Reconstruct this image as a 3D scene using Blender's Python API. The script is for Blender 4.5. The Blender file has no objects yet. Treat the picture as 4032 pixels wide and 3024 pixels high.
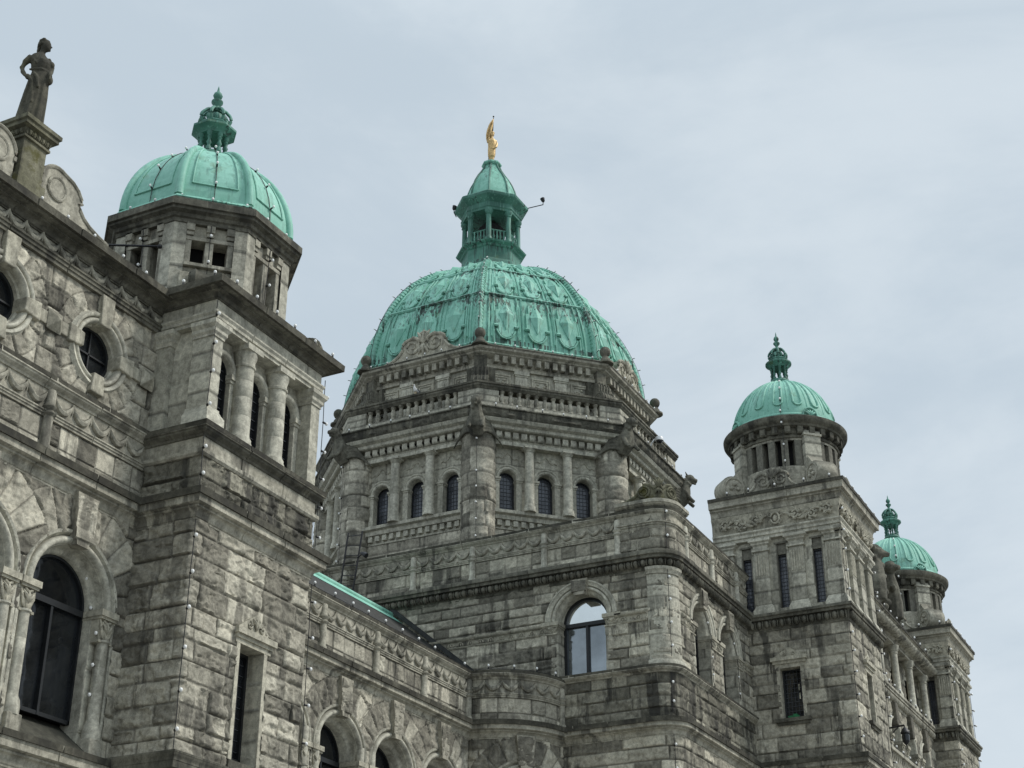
import bpy, math, random
import numpy as np
from math import radians, sin, cos, pi, sqrt, tan, atan2, hypot

sc = bpy.context.scene
COL = sc.collection

# ------------------------------------------------------------------ materials
def nt(name):
    m = bpy.data.materials.new(name); m.use_nodes = True
    t = m.node_tree; t.nodes.clear()
    out = t.nodes.new('ShaderNodeOutputMaterial'); b = t.nodes.new('ShaderNodeBsdfPrincipled')
    t.links.new(b.outputs[0], out.inputs[0])
    return m, t, b
def N(t, typ, **k):
    n = t.nodes.new(typ)
    for a, v in k.items():
        if a == 'inp':
            for i, x in v.items(): n.inputs[i].default_value = x
        else: setattr(n, a, v)
    return n
def mathn(t, op, a, b=None, clamp=False):
    n = t.nodes.new('ShaderNodeMath'); n.operation = op; n.use_clamp = clamp
    for i, x in enumerate((a, b)):
        if x is None: continue
        if isinstance(x, (int, float)): n.inputs[i].default_value = x
        else: t.links.new(x, n.inputs[i])
    return n.outputs[0]
def mix(t, f, a, b, mode='MIX'):
    n = t.nodes.new('ShaderNodeMix'); n.data_type = 'RGBA'; n.blend_type = mode
    for i, x in ((0, f), (6, a), (7, b)):
        if isinstance(x, (int, float)): n.inputs[i].default_value = x
        elif isinstance(x, tuple): n.inputs[i].default_value = (*x, 1) if len(x) == 3 else x
        else: t.links.new(x, n.inputs[i])
    return n.outputs[2]
def ramp(t, f, stops):
    r = t.nodes.new('ShaderNodeMapRange'); r.interpolation_type = 'SMOOTHSTEP'
    r.inputs[1].default_value, r.inputs[2].default_value, r.inputs[3].default_value, r.inputs[4].default_value = stops
    t.links.new(f, r.inputs[0]); return r.outputs[0]
def noise(t, vec, scale, detail=6, rough=.6, dist=0.0):
    n = t.nodes.new('ShaderNodeTexNoise'); n.inputs['Scale'].default_value = scale
    n.inputs['Detail'].default_value = detail; n.inputs['Roughness'].default_value = rough
    n.inputs['Distortion'].default_value = dist
    t.links.new(vec, n.inputs['Vector']); return n.outputs[0]
def mapping(t, vec, scale, loc=(0, 0, 0)):
    m = t.nodes.new('ShaderNodeMapping'); m.inputs['Scale'].default_value = scale; m.inputs['Location'].default_value = loc
    t.links.new(vec, m.inputs[0]); return m.outputs[0]
def bump(t, h, strength, dist, prev=None):
    b = t.nodes.new('ShaderNodeBump'); b.inputs['Strength'].default_value = strength; b.inputs['Distance'].default_value = dist
    t.links.new(h, b.inputs['Height'])
    if prev is not None: t.links.new(prev, b.inputs['Normal'])
    return b.outputs[0]

def stone(name, a, b, stain=.5, attr=False, grime=.3, fine=1.0, moss=.0, off=0):
    a, b = (tuple(x * k for x, k in zip(c_, (.985, 1.015, .985))) for c_ in (a, b))
    m, t, p = nt(name)
    pos = N(t, 'ShaderNodeNewGeometry').outputs['Position']
    nrm = N(t, 'ShaderNodeNewGeometry').outputs['Normal']
    pos = mapping(t, pos, (1, 1, 1), (off, off * 2, 0))
    n1 = noise(t, pos, 1.3, 5, .6); n2 = noise(t, pos, 9, 8, .7, .3); n3 = noise(t, pos, 45, 6, .7)
    if attr:
        at = N(t, 'ShaderNodeAttribute', attribute_name='Col'); sp = N(t, 'ShaderNodeSeparateColor')
        t.links.new(at.outputs['Color'], sp.inputs[0])
        br, jo, hu = sp.outputs[0], sp.outputs[1], sp.outputs[2]
        c = mix(t, hu, a, b)
        bm = mathn(t, 'ADD', mathn(t, 'MULTIPLY', br, .95), .42)
    else:
        c = mix(t, ramp(t, n1, (.35, .65, 0, 1)), a, b); bm = None
    def mulv(c, v):
        cc = N(t, 'ShaderNodeCombineColor')
        for i in range(3): t.links.new(v, cc.inputs[i])
        return mix(t, 1.0, c, cc.outputs[0], 'MULTIPLY')
    if bm is not None: c = mulv(c, bm)
    c = mulv(c, ramp(t, n2, (.28, .72, .62, 1.30)))
    c = mulv(c, ramp(t, n3, (.3, .7, .86, 1.12)))
    # rain streaks and soot with a shape of their own
    st = noise(t, mapping(t, pos, (3.2, 3.2, .42)), 1.0, 7, .65, .2)
    st2 = noise(t, pos, .7, 4, .6)
    s = mathn(t, 'MULTIPLY', ramp(t, st, (.46, .58, 0, 1)), ramp(t, st2, (.42, .58, .10, 1)))
    c = mix(t, mathn(t, 'MULTIPLY', s, stain), c, (.035, .034, .030))
    # algae and dirt settled on upward faces
    sx = N(t, 'ShaderNodeSeparateXYZ'); t.links.new(nrm, sx.inputs[0])
    up = ramp(t, sx.outputs[2], (.25, .8, 0, 1))
    g = mathn(t, 'MULTIPLY', mathn(t, 'MULTIPLY', up, ramp(t, n2, (.3, .6, .5, 1))), grime)
    c = mix(t, g, c, (.030, .031, .024))
    if moss:
        mn = noise(t, pos, 1.1, 5, .7)
        c = mix(t, mathn(t, 'MULTIPLY', ramp(t, mn, (.56, .66, 0, 1)), moss), c, (.085, .080, .022))
    if attr: c = mix(t, mathn(t, 'MULTIPLY', jo, .60), c, (.045, .043, .038))
    t.links.new(c, p.inputs['Base Color'])
    p.inputs['Roughness'].default_value = .92; p.inputs['Specular IOR Level'].default_value = .25
    bn = bump(t, n2, .35 * fine, .03); bn = bump(t, n3, .3 * fine, .008, bn)
    if attr: bn = bump(t, mathn(t, 'SUBTRACT', 1, jo), .5, .01, bn)
    t.links.new(bn, p.inputs['Normal'])
    return m

def copper(name, c1=(.16, .40, .305), c2=(.25, .53, .425), dark=.6, streak=1.0, bands=()):
    m, t, p = nt(name)
    pos = N(t, 'ShaderNodeNewGeometry').outputs['Position']
    n1 = noise(t, pos, 1.1, 5, .6); n2 = noise(t, pos, 7, 8, .7, .4)
    c = mix(t, ramp(t, n1, (.35, .65, 0, 1)), c1, c2)
    c = mix(t, mathn(t, 'MULTIPLY', ramp(t, n2, (.45, .75, 0, 1)), .45), c, (.07, .23, .17))
    s1 = noise(t, mapping(t, pos, (9, 9, .7)), 1.0, 6, .6, .1); s2 = noise(t, pos, .55, 4, .6)
    s = mathn(t, 'MULTIPLY', ramp(t, s1, (.51, .60, 0, 1)), ramp(t, s2, (.40, .56, .0, 1)))
    c = mix(t, mathn(t, 'MULTIPLY', s, dark * streak), c, (.030, .050, .042))
    if bands:        # soot runs below the horizontal seams
        sz = N(t, 'ShaderNodeSeparateXYZ'); t.links.new(pos, sz.inputs[0]); z = sz.outputs[2]
        run = noise(t, mapping(t, pos, (11, 11, .15), (7, 2, 0)), 1.0, 4, .6); big = noise(t, mapping(t, pos, (1, 1, .1)), .9, 3, .6)
        for zb, ln in bands:
            le = mathn(t, 'MULTIPLY', ramp(t, z, (zb - ln, zb, 0, 1)), ramp(t, z, (zb + .03, zb + .06, 1, 0)))
            q = mathn(t, 'MULTIPLY', ramp(t, mathn(t, 'ADD', run, mathn(t, 'MULTIPLY', le, .14)), (.58, .64, 0, 1)), mathn(t, 'MULTIPLY', ramp(t, le, (.02, .25, 0, 1)), ramp(t, big, (.42, .55, .15, 1))))
            c = mix(t, mathn(t, 'MULTIPLY', q, .9), c, (.022, .030, .026))
    l1 = noise(t, mapping(t, pos, (14, 14, .9), (3, 3, 0)), 1.0, 5, .6)
    c = mix(t, mathn(t, 'MULTIPLY', ramp(t, l1, (.56, .7, 0, 1)), .45), c, (.33, .64, .52))
    n4 = noise(t, pos, 2.3, 4, .6)
    c = mix(t, mathn(t, 'MULTIPLY', ramp(t, n4, (.60, .72, 0, 1)), .35), c, (.13, .17, .07))
    t.links.new(c, p.inputs['Base Color']); p.inputs['Roughness'].default_value = .62
    p.inputs['Specular IOR Level'].default_value = .35
    t.links.new(bump(t, n2, .2, .01), p.inputs['Normal'])
    return m

def plain(name, c, rough=.5, metal=0, spec=.5, var=.25, vs=6):
    m, t, p = nt(name)
    pos = N(t, 'ShaderNodeNewGeometry').outputs['Position']
    n1 = noise(t, pos, vs, 6, .6)
    d = tuple(x * (1 - var) for x in c); e = tuple(min(1, x * (1 + var)) for x in c)
    t.links.new(mix(t, ramp(t, n1, (.3, .7, 0, 1)), d, e), p.inputs['Base Color'])
    p.inputs['Roughness'].default_value = rough; p.inputs['Metallic'].default_value = metal
    p.inputs['Specular IOR Level'].default_value = spec
    return m

def glass(name, c, rough=.06, spec=.6):
    m, t, p = nt(name)
    pos = N(t, 'ShaderNodeNewGeometry').outputs['Position']
    n1 = noise(t, pos, 1.4, 3, .5); n2 = noise(t, pos, 3, 2, .5)
    t.links.new(mix(t, ramp(t, n1, (.35, .65, 0, 1)), tuple(x * .55 for x in c), tuple(x * 1.35 for x in c)), p.inputs['Base Color'])
    p.inputs['Roughness'].default_value = rough; p.inputs['Specular IOR Level'].default_value = spec
    t.links.new(bump(t, n2, .15, .02), p.inputs['Normal'])
    return m

M = {}
M['rock'] = stone('rock_faced_sandstone', (.345, .312, .258), (.475, .435, .362), .60, True, .15, 1.7)
M['rock_far'] = stone('rock_faced_sandstone_grey', (.312, .285, .238), (.470, .428, .350), .75, True, .15, 1.7, off=17)
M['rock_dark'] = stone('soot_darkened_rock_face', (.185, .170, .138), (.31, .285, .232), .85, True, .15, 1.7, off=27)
M['ashlar'] = stone('dressed_ashlar', (.435, .405, .34), (.525, .49, .412), .42, True, .25, .5)
M['trim'] = stone('moulded_sandstone', (.342, .314, .26), (.468, .432, .362), .68, False, .80, .6, off=5)
M['trim_light'] = stone('clean_moulded_sandstone', (.46, .43, .365), (.555, .52, .442), .35, False, .45, .45, off=9)
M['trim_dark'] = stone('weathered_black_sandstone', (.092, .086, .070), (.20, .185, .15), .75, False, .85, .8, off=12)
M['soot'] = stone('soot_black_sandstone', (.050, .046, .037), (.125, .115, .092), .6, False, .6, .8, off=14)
M['trim_moss'] = stone('mossy_sandstone', (.150, .140, .095), (.230, .212, .155), .55, False, .45, .8, moss=.85, off=3)
M['carved'] = stone('carved_sandstone', (.415, .38, .31), (.505, .464, .382), .40, False, .45, .6, off=21)
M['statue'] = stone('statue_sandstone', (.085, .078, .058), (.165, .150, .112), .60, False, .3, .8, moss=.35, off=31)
M['copper'] = copper('green_copper', dark=.85)
M['copper_clean'] = copper('pale_green_copper', (.20, .455, .355), (.28, .56, .455), .45, .6)
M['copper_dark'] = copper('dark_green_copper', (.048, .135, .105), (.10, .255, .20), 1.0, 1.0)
M['frame'] = plain('black_window_frame', (.012, .014, .016), .45)
M['glass'] = glass('dark_window_glass', (.014, .016, .018), .05, .45)
M['glass_blind'] = glass('window_glass_over_blind', (.30, .325, .335), .18, .5)
M['glass_blind_light'] = glass('window_glass_over_pale_blind', (.52, .55, .54), .2, .5)
M['glass_lead'] = glass('leaded_window_glass', (.075, .082, .098), .12, .6)
M['glass_blind_light'] = plain('sky_reflecting_glazing', (.80, .83, .82), .06, .95, .5, .04, 2)
M['glass_blind'] = plain('dim_sky_reflecting_glazing', (.27, .30, .32), .10, .85, .5, .25, .9)
M['lead'] = plain('lead_cames', (.055, .06, .068), .6)
M['iron'] = plain('black_iron', (.02, .02, .022), .5, .3)
M['wire'] = plain('black_cable', (.012, .012, .012), .6)
M['bulb'] = plain('white_bulb_glass', (.85, .85, .82), .25, 0, .5, .03)
M['gold'] = plain('gilded_bronze', (.56, .39, .18), .5, .45, .5, .3, 14)
M['roof'] = plain('dark_ribbed_roofing', (.030, .032, .030), .6, 0, .4, .4)
M['void'] = plain('unlit_interior', (.010, .010, .010), .9)
M['gull'] = plain('white_feathers', (.72, .71, .68), .8, 0, .2, .08)
M['gull_grey'] = plain('grey_feathers', (.30, .31, .33), .8, 0, .2, .1)
M['camera'] = plain('white_enamel', (.66, .67, .68), .35)
M['red'] = plain('red_sealant', (.42, .09, .05), .6)
M['green_cloth'] = plain('green_book_cover', (.02, .22, .08), .6)

# ------------------------------------------------------------------ geometry
class MB:
    def __init__(s): s.V = []; s.F = []; s.C = []; s.n = 0; s.col = False; s.W = []
    def add(s, V, F, C=None):
        V = np.asarray(V, float).reshape(-1, 3)
        s.V.append(V)
        s.F.append(F.tolist() if isinstance(F, np.ndarray) else [list(f) for f in F]); s.W.append(C is not None)
        if C is None: C = np.tile([.6, 0, .5], (len(V), 1))
        else: s.col = True
        s.C.append(C); s.n += len(V)
    def grid(s, A, C=None, close_u=False, close_v=False):
        A = np.asarray(A, float); a, b = A.shape[:2]
        i = np.arange(a if close_u else a - 1); j = np.arange(b if close_v else b - 1)
        I, J = np.meshgrid(i, j, indexing='ij'); I2 = (I + 1) % a; J2 = (J + 1) % b
        F = np.stack([I * b + J, I2 * b + J, I2 * b + J2, I * b + J2], -1).reshape(-1, 4)
        s.add(A.reshape(-1, 3), F, None if C is None else C.reshape(-1, 3))
    def box(s, fr, u0, u1, z0, z1, n0, n1):
        U = np.array([u0, u1, u1, u0] * 2); Z = np.array([z0] * 4 + [z1] * 4); Nn = np.array([n1, n1, n0, n0] * 2)
        s.add(fr.P(U, Z, Nn), [[0, 1, 5, 4], [1, 2, 6, 5], [2, 3, 7, 6], [3, 0, 4, 7], [4, 5, 6, 7], [3, 2, 1, 0]])
    def wedge(s, fr, q0, q1, n0, n1):   # two quads (u,z) x4 at n0 (back) and n1 (front)
        A = np.array(q1); B = np.array(q0)
        V = np.vstack([fr.P(A[:, 0], A[:, 1], np.full(4, n1)), fr.P(B[:, 0], B[:, 1], np.full(4, n0))])
        s.add(V, [[0, 1, 2, 3], [0, 4, 5, 1], [1, 5, 6, 2], [2, 6, 7, 3], [3, 7, 4, 0], [7, 6, 5, 4]])
    def prism(s, fr, O, n0, n1):        # outline (u,z) counter-clockwise seen from outside
        O = np.array(O, float); k = len(O)
        V = np.vstack([fr.P(O[:, 0], O[:, 1], np.full(k, n1)), fr.P(O[:, 0], O[:, 1], np.full(k, n0))])
        F = [list(range(k)), list(range(2 * k - 1, k - 1, -1))]
        F += [[i, i + k, (i + 1) % k + k, (i + 1) % k] for i in range(k)]
        s.add(V, F)
    def hprism(s, O, z0, z1):           # plan outline (x,y), ccw
        O = np.array(O, float); k = len(O)
        V = np.vstack([np.c_[O, np.full(k, z1)], np.c_[O, np.full(k, z0)]])
        s.add(V, [list(range(k)), list(range(2 * k - 1, k - 1, -1))] + [[i, i + k, (i + 1) % k + k, (i + 1) % k] for i in range(k)])
    def lathe(s, x, y, prof, seg=24, sx=1, sy=1, a0=0.0):
        p = np.array(prof, float); a = a0 + np.arange(seg) * 2 * pi / seg
        A = np.zeros((len(p), seg, 3))
        A[..., 0] = x + p[:, :1] * np.cos(a) * sx; A[..., 1] = y + p[:, :1] * np.sin(a) * sy; A[..., 2] = p[:, 1:]
        s.grid(A.transpose(1, 0, 2), close_u=True)
        s.add(A[0], [list(range(seg))[::-1]]); s.add(A[-1], [list(range(seg))])
    def tube(s, pts, r, seg=8, flat=1.0, nrm=None):
        P = np.array(pts, float); k = len(P)
        r = np.full(k, r) if np.isscalar(r) else np.array(r, float)
        T = np.gradient(P, axis=0); T /= np.linalg.norm(T, axis=1)[:, None] + 1e-12
        ref = np.array([0, 0, 1.]) if nrm is None else np.array(nrm, float)
        if nrm is None and abs(T[:, 2]).mean() > .9: ref = np.array([1., 0, 0])
        B = np.cross(T, ref); B /= np.linalg.norm(B, axis=1)[:, None] + 1e-9
        Nn = np.cross(B, T)
        a = np.arange(seg) * 2 * pi / seg
        A = P[:, None] + r[:, None, None] * (np.cos(a)[None, :, None] * B[:, None] + flat * np.sin(a)[None, :, None] * Nn[:, None])
        s.grid(A, close_v=True)
        s.add(A[0], [list(range(seg))]); s.add(A[-1], [list(range(seg))[::-1]])
    def ball(s, c, r, seg=14, R=None):
        r = np.array([r] * 3 if np.isscalar(r) else r, float); th = np.linspace(0, pi, seg // 2 + 2); a = np.arange(seg) * 2 * pi / seg
        A = np.stack([np.sin(th)[:, None] * np.cos(a), np.sin(th)[:, None] * np.sin(a), np.repeat(np.cos(th)[:, None], seg, 1)], -1) * r
        if R is not None: A = A @ np.array(R).T
        s.grid((A + np.array(c)).transpose(1, 0, 2)[::-1], close_u=True)
    def build(s, name, mat, parent=None, smooth=None, bevel=0, remesh=0, label=None):
        if not remesh and len(s.V) > 1:         # pieces that do not touch become parts of their own
            bb = [(v.min(0) - .012, v.max(0) + .012) for v in s.V]; grp = list(range(len(bb)))
            def root(i):
                while grp[i] != i: i = grp[i]
                return i
            for i in range(len(bb)):
                for j in range(i):
                    if root(i) != root(j) and (bb[i][0] <= bb[j][1]).all() and (bb[j][0] <= bb[i][1]).all(): grp[root(i)] = root(j)
            cl = {}
            for i in range(len(bb)): cl.setdefault(root(i), []).append(i)
            if 2 <= len(cl) <= 6:
                res_ = []
                for ids in sorted(cl.values(), key=lambda q: -sum(len(s.V[i]) for i in q)):
                    m2 = MB()
                    for i in ids: m2.add(s.V[i], s.F[i], s.C[i] if s.W[i] else None)
                    res_.append(m2.build(name, mat, parent, smooth, bevel, 0, label))
                return res_[0]
        me = bpy.data.meshes.new(name)
        V = np.vstack(s.V)
        if parent is not None: V = V - np.array(ORG.get(parent.name, (0, 0, 0)))
        F = []
        k_ = 0
        for v, f in zip(s.V, s.F):
            F += [[i + k_ for i in q] for q in f]; k_ += len(v)
        me.from_pydata(V.tolist(), [], F); me.update()
        if s.col:
            ca = me.color_attributes.new('Col', 'FLOAT_COLOR', 'POINT')
            c = np.ones((len(V), 4), np.float32); c[:, :3] = np.vstack(s.C); ca.data.foreach_set('color', c.ravel())
        if smooth is not None:
            me.polygons.foreach_set('use_smooth', [True] * len(me.polygons)); me.set_sharp_from_angle(angle=radians(smooth))
        me.materials.append(M[mat] if isinstance(mat, str) else mat)
        o = bpy.data.objects.new(name, me); COL.objects.link(o)
        if parent is not None: o.parent = parent; ORG[o.name] = ORG.get(parent.name, (0, 0, 0))
        if bevel:
            b = o.modifiers.new('bevel', 'BEVEL'); b.width = bevel; b.segments = 2; b.limit_method = 'ANGLE'; b.angle_limit = radians(40)
        if remesh:
            r = o.modifiers.new('remesh', 'REMESH'); r.mode = 'VOXEL'; r.voxel_size = remesh; r.use_smooth_shade = True
            q = o.modifiers.new('smooth', 'SMOOTH'); q.factor = .5; q.iterations = 2
        if label: o['label'] = label
        return o
ORG = {}
def thing(name, label, cat, loc, group=None):
    o = bpy.data.objects.new(name, None); COL.objects.link(o); o.location = loc; ORG[o.name] = tuple(loc)
    o.empty_display_size = .3
    o['label'] = label; o['category'] = cat
    if group: o['group'] = group
    return o
def tag(o, label, cat, group=None, kind=None):
    if kind: o['kind'] = kind
    if label: o['label'] = label
    if cat: o['category'] = cat
    if group: o['group'] = group
    return o

class Path:
    """plan polyline, outside of the wall on the right of travel"""
    def __init__(s, pts, closed=False):
        p = [np.array(q, float) for q in pts]
        if closed: p.append(p[0])
        s.p = np.array(p); s.closed = closed
        d = np.diff(s.p, axis=0); s.L = np.linalg.norm(d, axis=1); s.d = d / s.L[:, None]
        s.n = np.c_[s.d[:, 1], -s.d[:, 0]]; s.cu = np.r_[0, np.cumsum(s.L)]; k = len(s.L)
        s.vm = np.zeros((k + 1, 2)); s.sharp = np.zeros(k + 1, bool)
        for i in range(k + 1):
            a = s.n[i - 1] if i > 0 else (s.n[-1] if closed else s.n[0])
            b = s.n[i] if i < k else (s.n[0] if closed else s.n[-1])
            m = a + b; c = a @ b
            s.vm[i] = m / (1 + c); s.sharp[i] = c < .93
        s.total = s.cu[-1]
    def P(s, u, z, n=0):
        u = np.asarray(u, float); z = np.broadcast_to(np.asarray(z, float), u.shape); n = np.broadcast_to(np.asarray(n, float), u.shape)
        k = len(s.L); i = np.clip(np.searchsorted(s.cu, u, 'right') - 1, 0, k - 1)
        t = (u - s.cu[i]) / s.L[i]
        pos = s.p[i] + s.d[i] * (t * s.L[i])[..., None]
        na = np.where(s.sharp[i][..., None], s.n[i], s.vm[i]); nb = np.where(s.sharp[i + 1][..., None], s.n[i], s.vm[i + 1])
        tt = np.clip(t, 0, 1)[..., None]
        nn = na * (1 - tt) + nb * tt
        for v in range(k + 1):
            if s.sharp[v]:
                q = np.abs(u - s.cu[v]) < 1e-5
                if q.any(): nn = np.where(q[..., None], s.vm[v], nn)
        xy = pos + nn * n[..., None]
        return np.concatenate([xy, z[..., None]], -1)
    def usamples(s, u0, u1, res):
        st = [u0] + [c for c, sh in zip(s.cu, s.sharp) if sh and u0 + 1e-4 < c < u1 - 1e-4] + [u1]
        out = []
        for a, b in zip(st[:-1], st[1:]):
            k = max(1, int(round((b - a) / res))); out += list(np.linspace(a, b, k + 1)[:-1])
        return np.array(out + [u1])
class Fr(Path):
    def __init__(s, ox, oy, ux, uy):
        l = hypot(ux, uy); s.o = np.array([ox, oy]); s.uu = np.array([ux, uy]) / l; s.nn = np.array([s.uu[1], -s.uu[0]])
    def P(s, u, z, n=0):
        u = np.asarray(u, float); z = np.broadcast_to(np.asarray(z, float), u.shape); n = np.broadcast_to(np.asarray(n, float), u.shape)
        return np.concatenate([s.o + s.uu * u[..., None] + s.nn * n[..., None], z[..., None]], -1)
    def usamples(s, u0, u1, res):
        return np.linspace(u0, u1, max(2, int(round((u1 - u0) / res)) + 1))
FX = lambda x: Fr(x, 0, 0, -1)     # wall facing -X ; u = -Y
FY = lambda y: Fr(0, y, 1, 0)      # wall facing -Y ; u = X

def arc(cx, cy, r, a0, a1, k=14):
    return [(cx + r * cos(a), cy + r * sin(a)) for a in np.linspace(a0, a1, k + 1)]
def octo(cx, cy, W):
    h = W * tan(pi / 8)
    return [(cx - W, cy + h), (cx - W, cy - h), (cx - h, cy - W), (cx + h, cy - W), (cx + W, cy - h), (cx + W, cy + h), (cx + h, cy + W), (cx - h, cy + W)]
def octface(cx, cy, W, k):           # frame centred on face k (0: faces -X, 1: -X-Y, 2: -Y ...)
    a = pi + k * pi / 4
    nx, ny = cos(a), sin(a)
    return Fr(cx + W * nx, cy + W * ny, -ny, nx)
def circ(cx, cy, r, k=48):
    return [(cx + r * cos(a), cy + r * sin(a)) for a in pi + np.arange(k) * 2 * pi / k]

def mould(mb, path, prof, dn=0, dz=0, caps=True):
    pr = np.array(prof, float); pv = []; vm = []; ins = []; rg = np.random.RandomState(int(pr[:, 1].sum() * 10) % 9999)
    for i in range(len(path.p)):
        pv.append(path.p[i]); vm.append(path.vm[i]); ins.append(0)
        if i < len(path.L) and path.L[i] > 1.3:      # masonry joints in long runs
            k = int(path.L[i] / 1.05); st = path.L[i] / k
            for j in range(1, k):
                q = j * st + rg.uniform(-.12, .12); jt = rg.uniform(-.004, .004)
                for dq, di in ((-.014, jt), (-.006, -.018), (.006, -.018), (.014, -jt)): pv.append(path.p[i] + path.d[i] * (q + dq)); vm.append(path.n[i]); ins.append(di)
    pv, vm, ins = np.array(pv), np.array(vm), np.array(ins)
    off = pr[None, :, 0] + dn + ins[:, None] * (pr[None, :, 0] > 0)
    A = np.zeros((len(pv), len(pr), 3))
    A[..., :2] = pv[:, None] + vm[:, None] * off[..., None]; A[..., 2] = pr[:, 1] + dz
    mb.grid(A)
    if caps and not path.closed:
        mb.add(A[0], [list(range(len(pr)))[::-1]]); mb.add(A[-1], [list(range(len(pr)))])
def seg_path(fr, u0, u1):
    a = fr.P(np.array([u0, u1]), 0)
    return Path([a[0][:2], a[1][:2]])

def cyma(o0, z0, o1, z1, k=5, s=1):
    r = []
    for i in range(k + 1):
        t = i / k
        r.append((o0 + (o1 - o0) * (t - s * .16 * sin(2 * pi * t)), z0 + (z1 - z0) * t))
    return r
def cornice(z0, z1, o):
    h = z1 - z0; Z = lambda k: z0 + k * h
    cove = [(.16 * o + .30 * o * (1 - cos(q)), Z(.10) + .27 * h * sin(q)) for q in np.linspace(0, pi / 2, 6)]
    return [(-.05, z0), (.09 * o, z0), (.09 * o, Z(.07)), (.14 * o, Z(.08)), (.14 * o, Z(.10))] + cove + \
        [(.52 * o, Z(.38)), (.52 * o, Z(.45)), (.50 * o, Z(.46)), (.82 * o, Z(.49)), (.84 * o, Z(.50)), (.84 * o, Z(.70)), (.87 * o, Z(.71)), (.87 * o, Z(.74))] + \
        cyma(.87 * o, Z(.75), .98 * o, Z(.92), 4) + [(o, Z(.93)), (o, z1 - .01 * h), (o * .96, z1), (-.05, z1 + .03)]
def cap(th, path, z1, o, h, dz=0., mat='soot'):
    """soot-black top fillet that sits a few millimetres proud of a moulding"""
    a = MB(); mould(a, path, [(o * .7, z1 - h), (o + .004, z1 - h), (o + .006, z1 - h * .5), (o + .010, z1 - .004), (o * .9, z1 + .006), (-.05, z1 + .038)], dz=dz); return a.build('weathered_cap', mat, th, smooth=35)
def ledge(z0, z1, o):
    h = z1 - z0
    return [(-.05, z0), (.25 * o, z0)] + cyma(.3 * o, z0 + .05 * h, .85 * o, z0 + .5 * h, 4) + [(o, z0 + .55 * h), (o, z0 + .93 * h), (.93 * o, z1), (-.05, z1 + .02)]
def torus_ledge(z0, z1, o):
    h = z1 - z0; r = [(-.05, z0), (.2 * o, z0), (.25 * o, z0 + .12 * h)]
    for i in range(7):
        a = -pi / 2 + i * pi / 6; r.append((.3 * o + .55 * o * cos(a) * .9, z0 + .42 * h + .28 * h * sin(a)))
    return r + [(.8 * o, z0 + .74 * h), (o, z0 + .78 * h), (o, z0 + .96 * h), (.94 * o, z1), (-.05, z1 + .02)]
def fascia(z0, z1, o):
    h = z1 - z0
    return [(-.05, z0), (.5 * o, z0), (.5 * o, z0 + .4 * h), (.75 * o, z0 + .42 * h), (.75 * o, z0 + .75 * h), (o, z0 + .8 * h), (o, z1), (-.05, z1)]

# value noise
_rs = np.random.RandomState(7); _T = _rs.rand(256, 256)
def vn(x, y):
    xi = np.floor(x).astype(int); yi = np.floor(y).astype(int); fx = x - xi; fy = y - yi
    fx = fx * fx * (3 - 2 * fx); fy = fy * fy * (3 - 2 * fy)
    g = lambda a, b: _T[a & 255, b & 255]
    return ((g(xi, yi) * (1 - fx) + g(xi + 1, yi) * fx) * (1 - fy) + (g(xi, yi + 1) * (1 - fx) + g(xi + 1, yi + 1) * fx) * fy) * 2 - 1
def fbm(x, y, o=4):
    s = 0; a = 1; t = 0
    for _ in range(o): s = s + a * vn(x, y); t += a; a *= .52; x = x * 2.03 + 11.3; y = y * 2.03 + 5.7
    return s / t
def ss(a, b, x): t = np.clip((x - a) / (b - a), 0, 1); return t * t * (3 - 2 * t)

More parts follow.
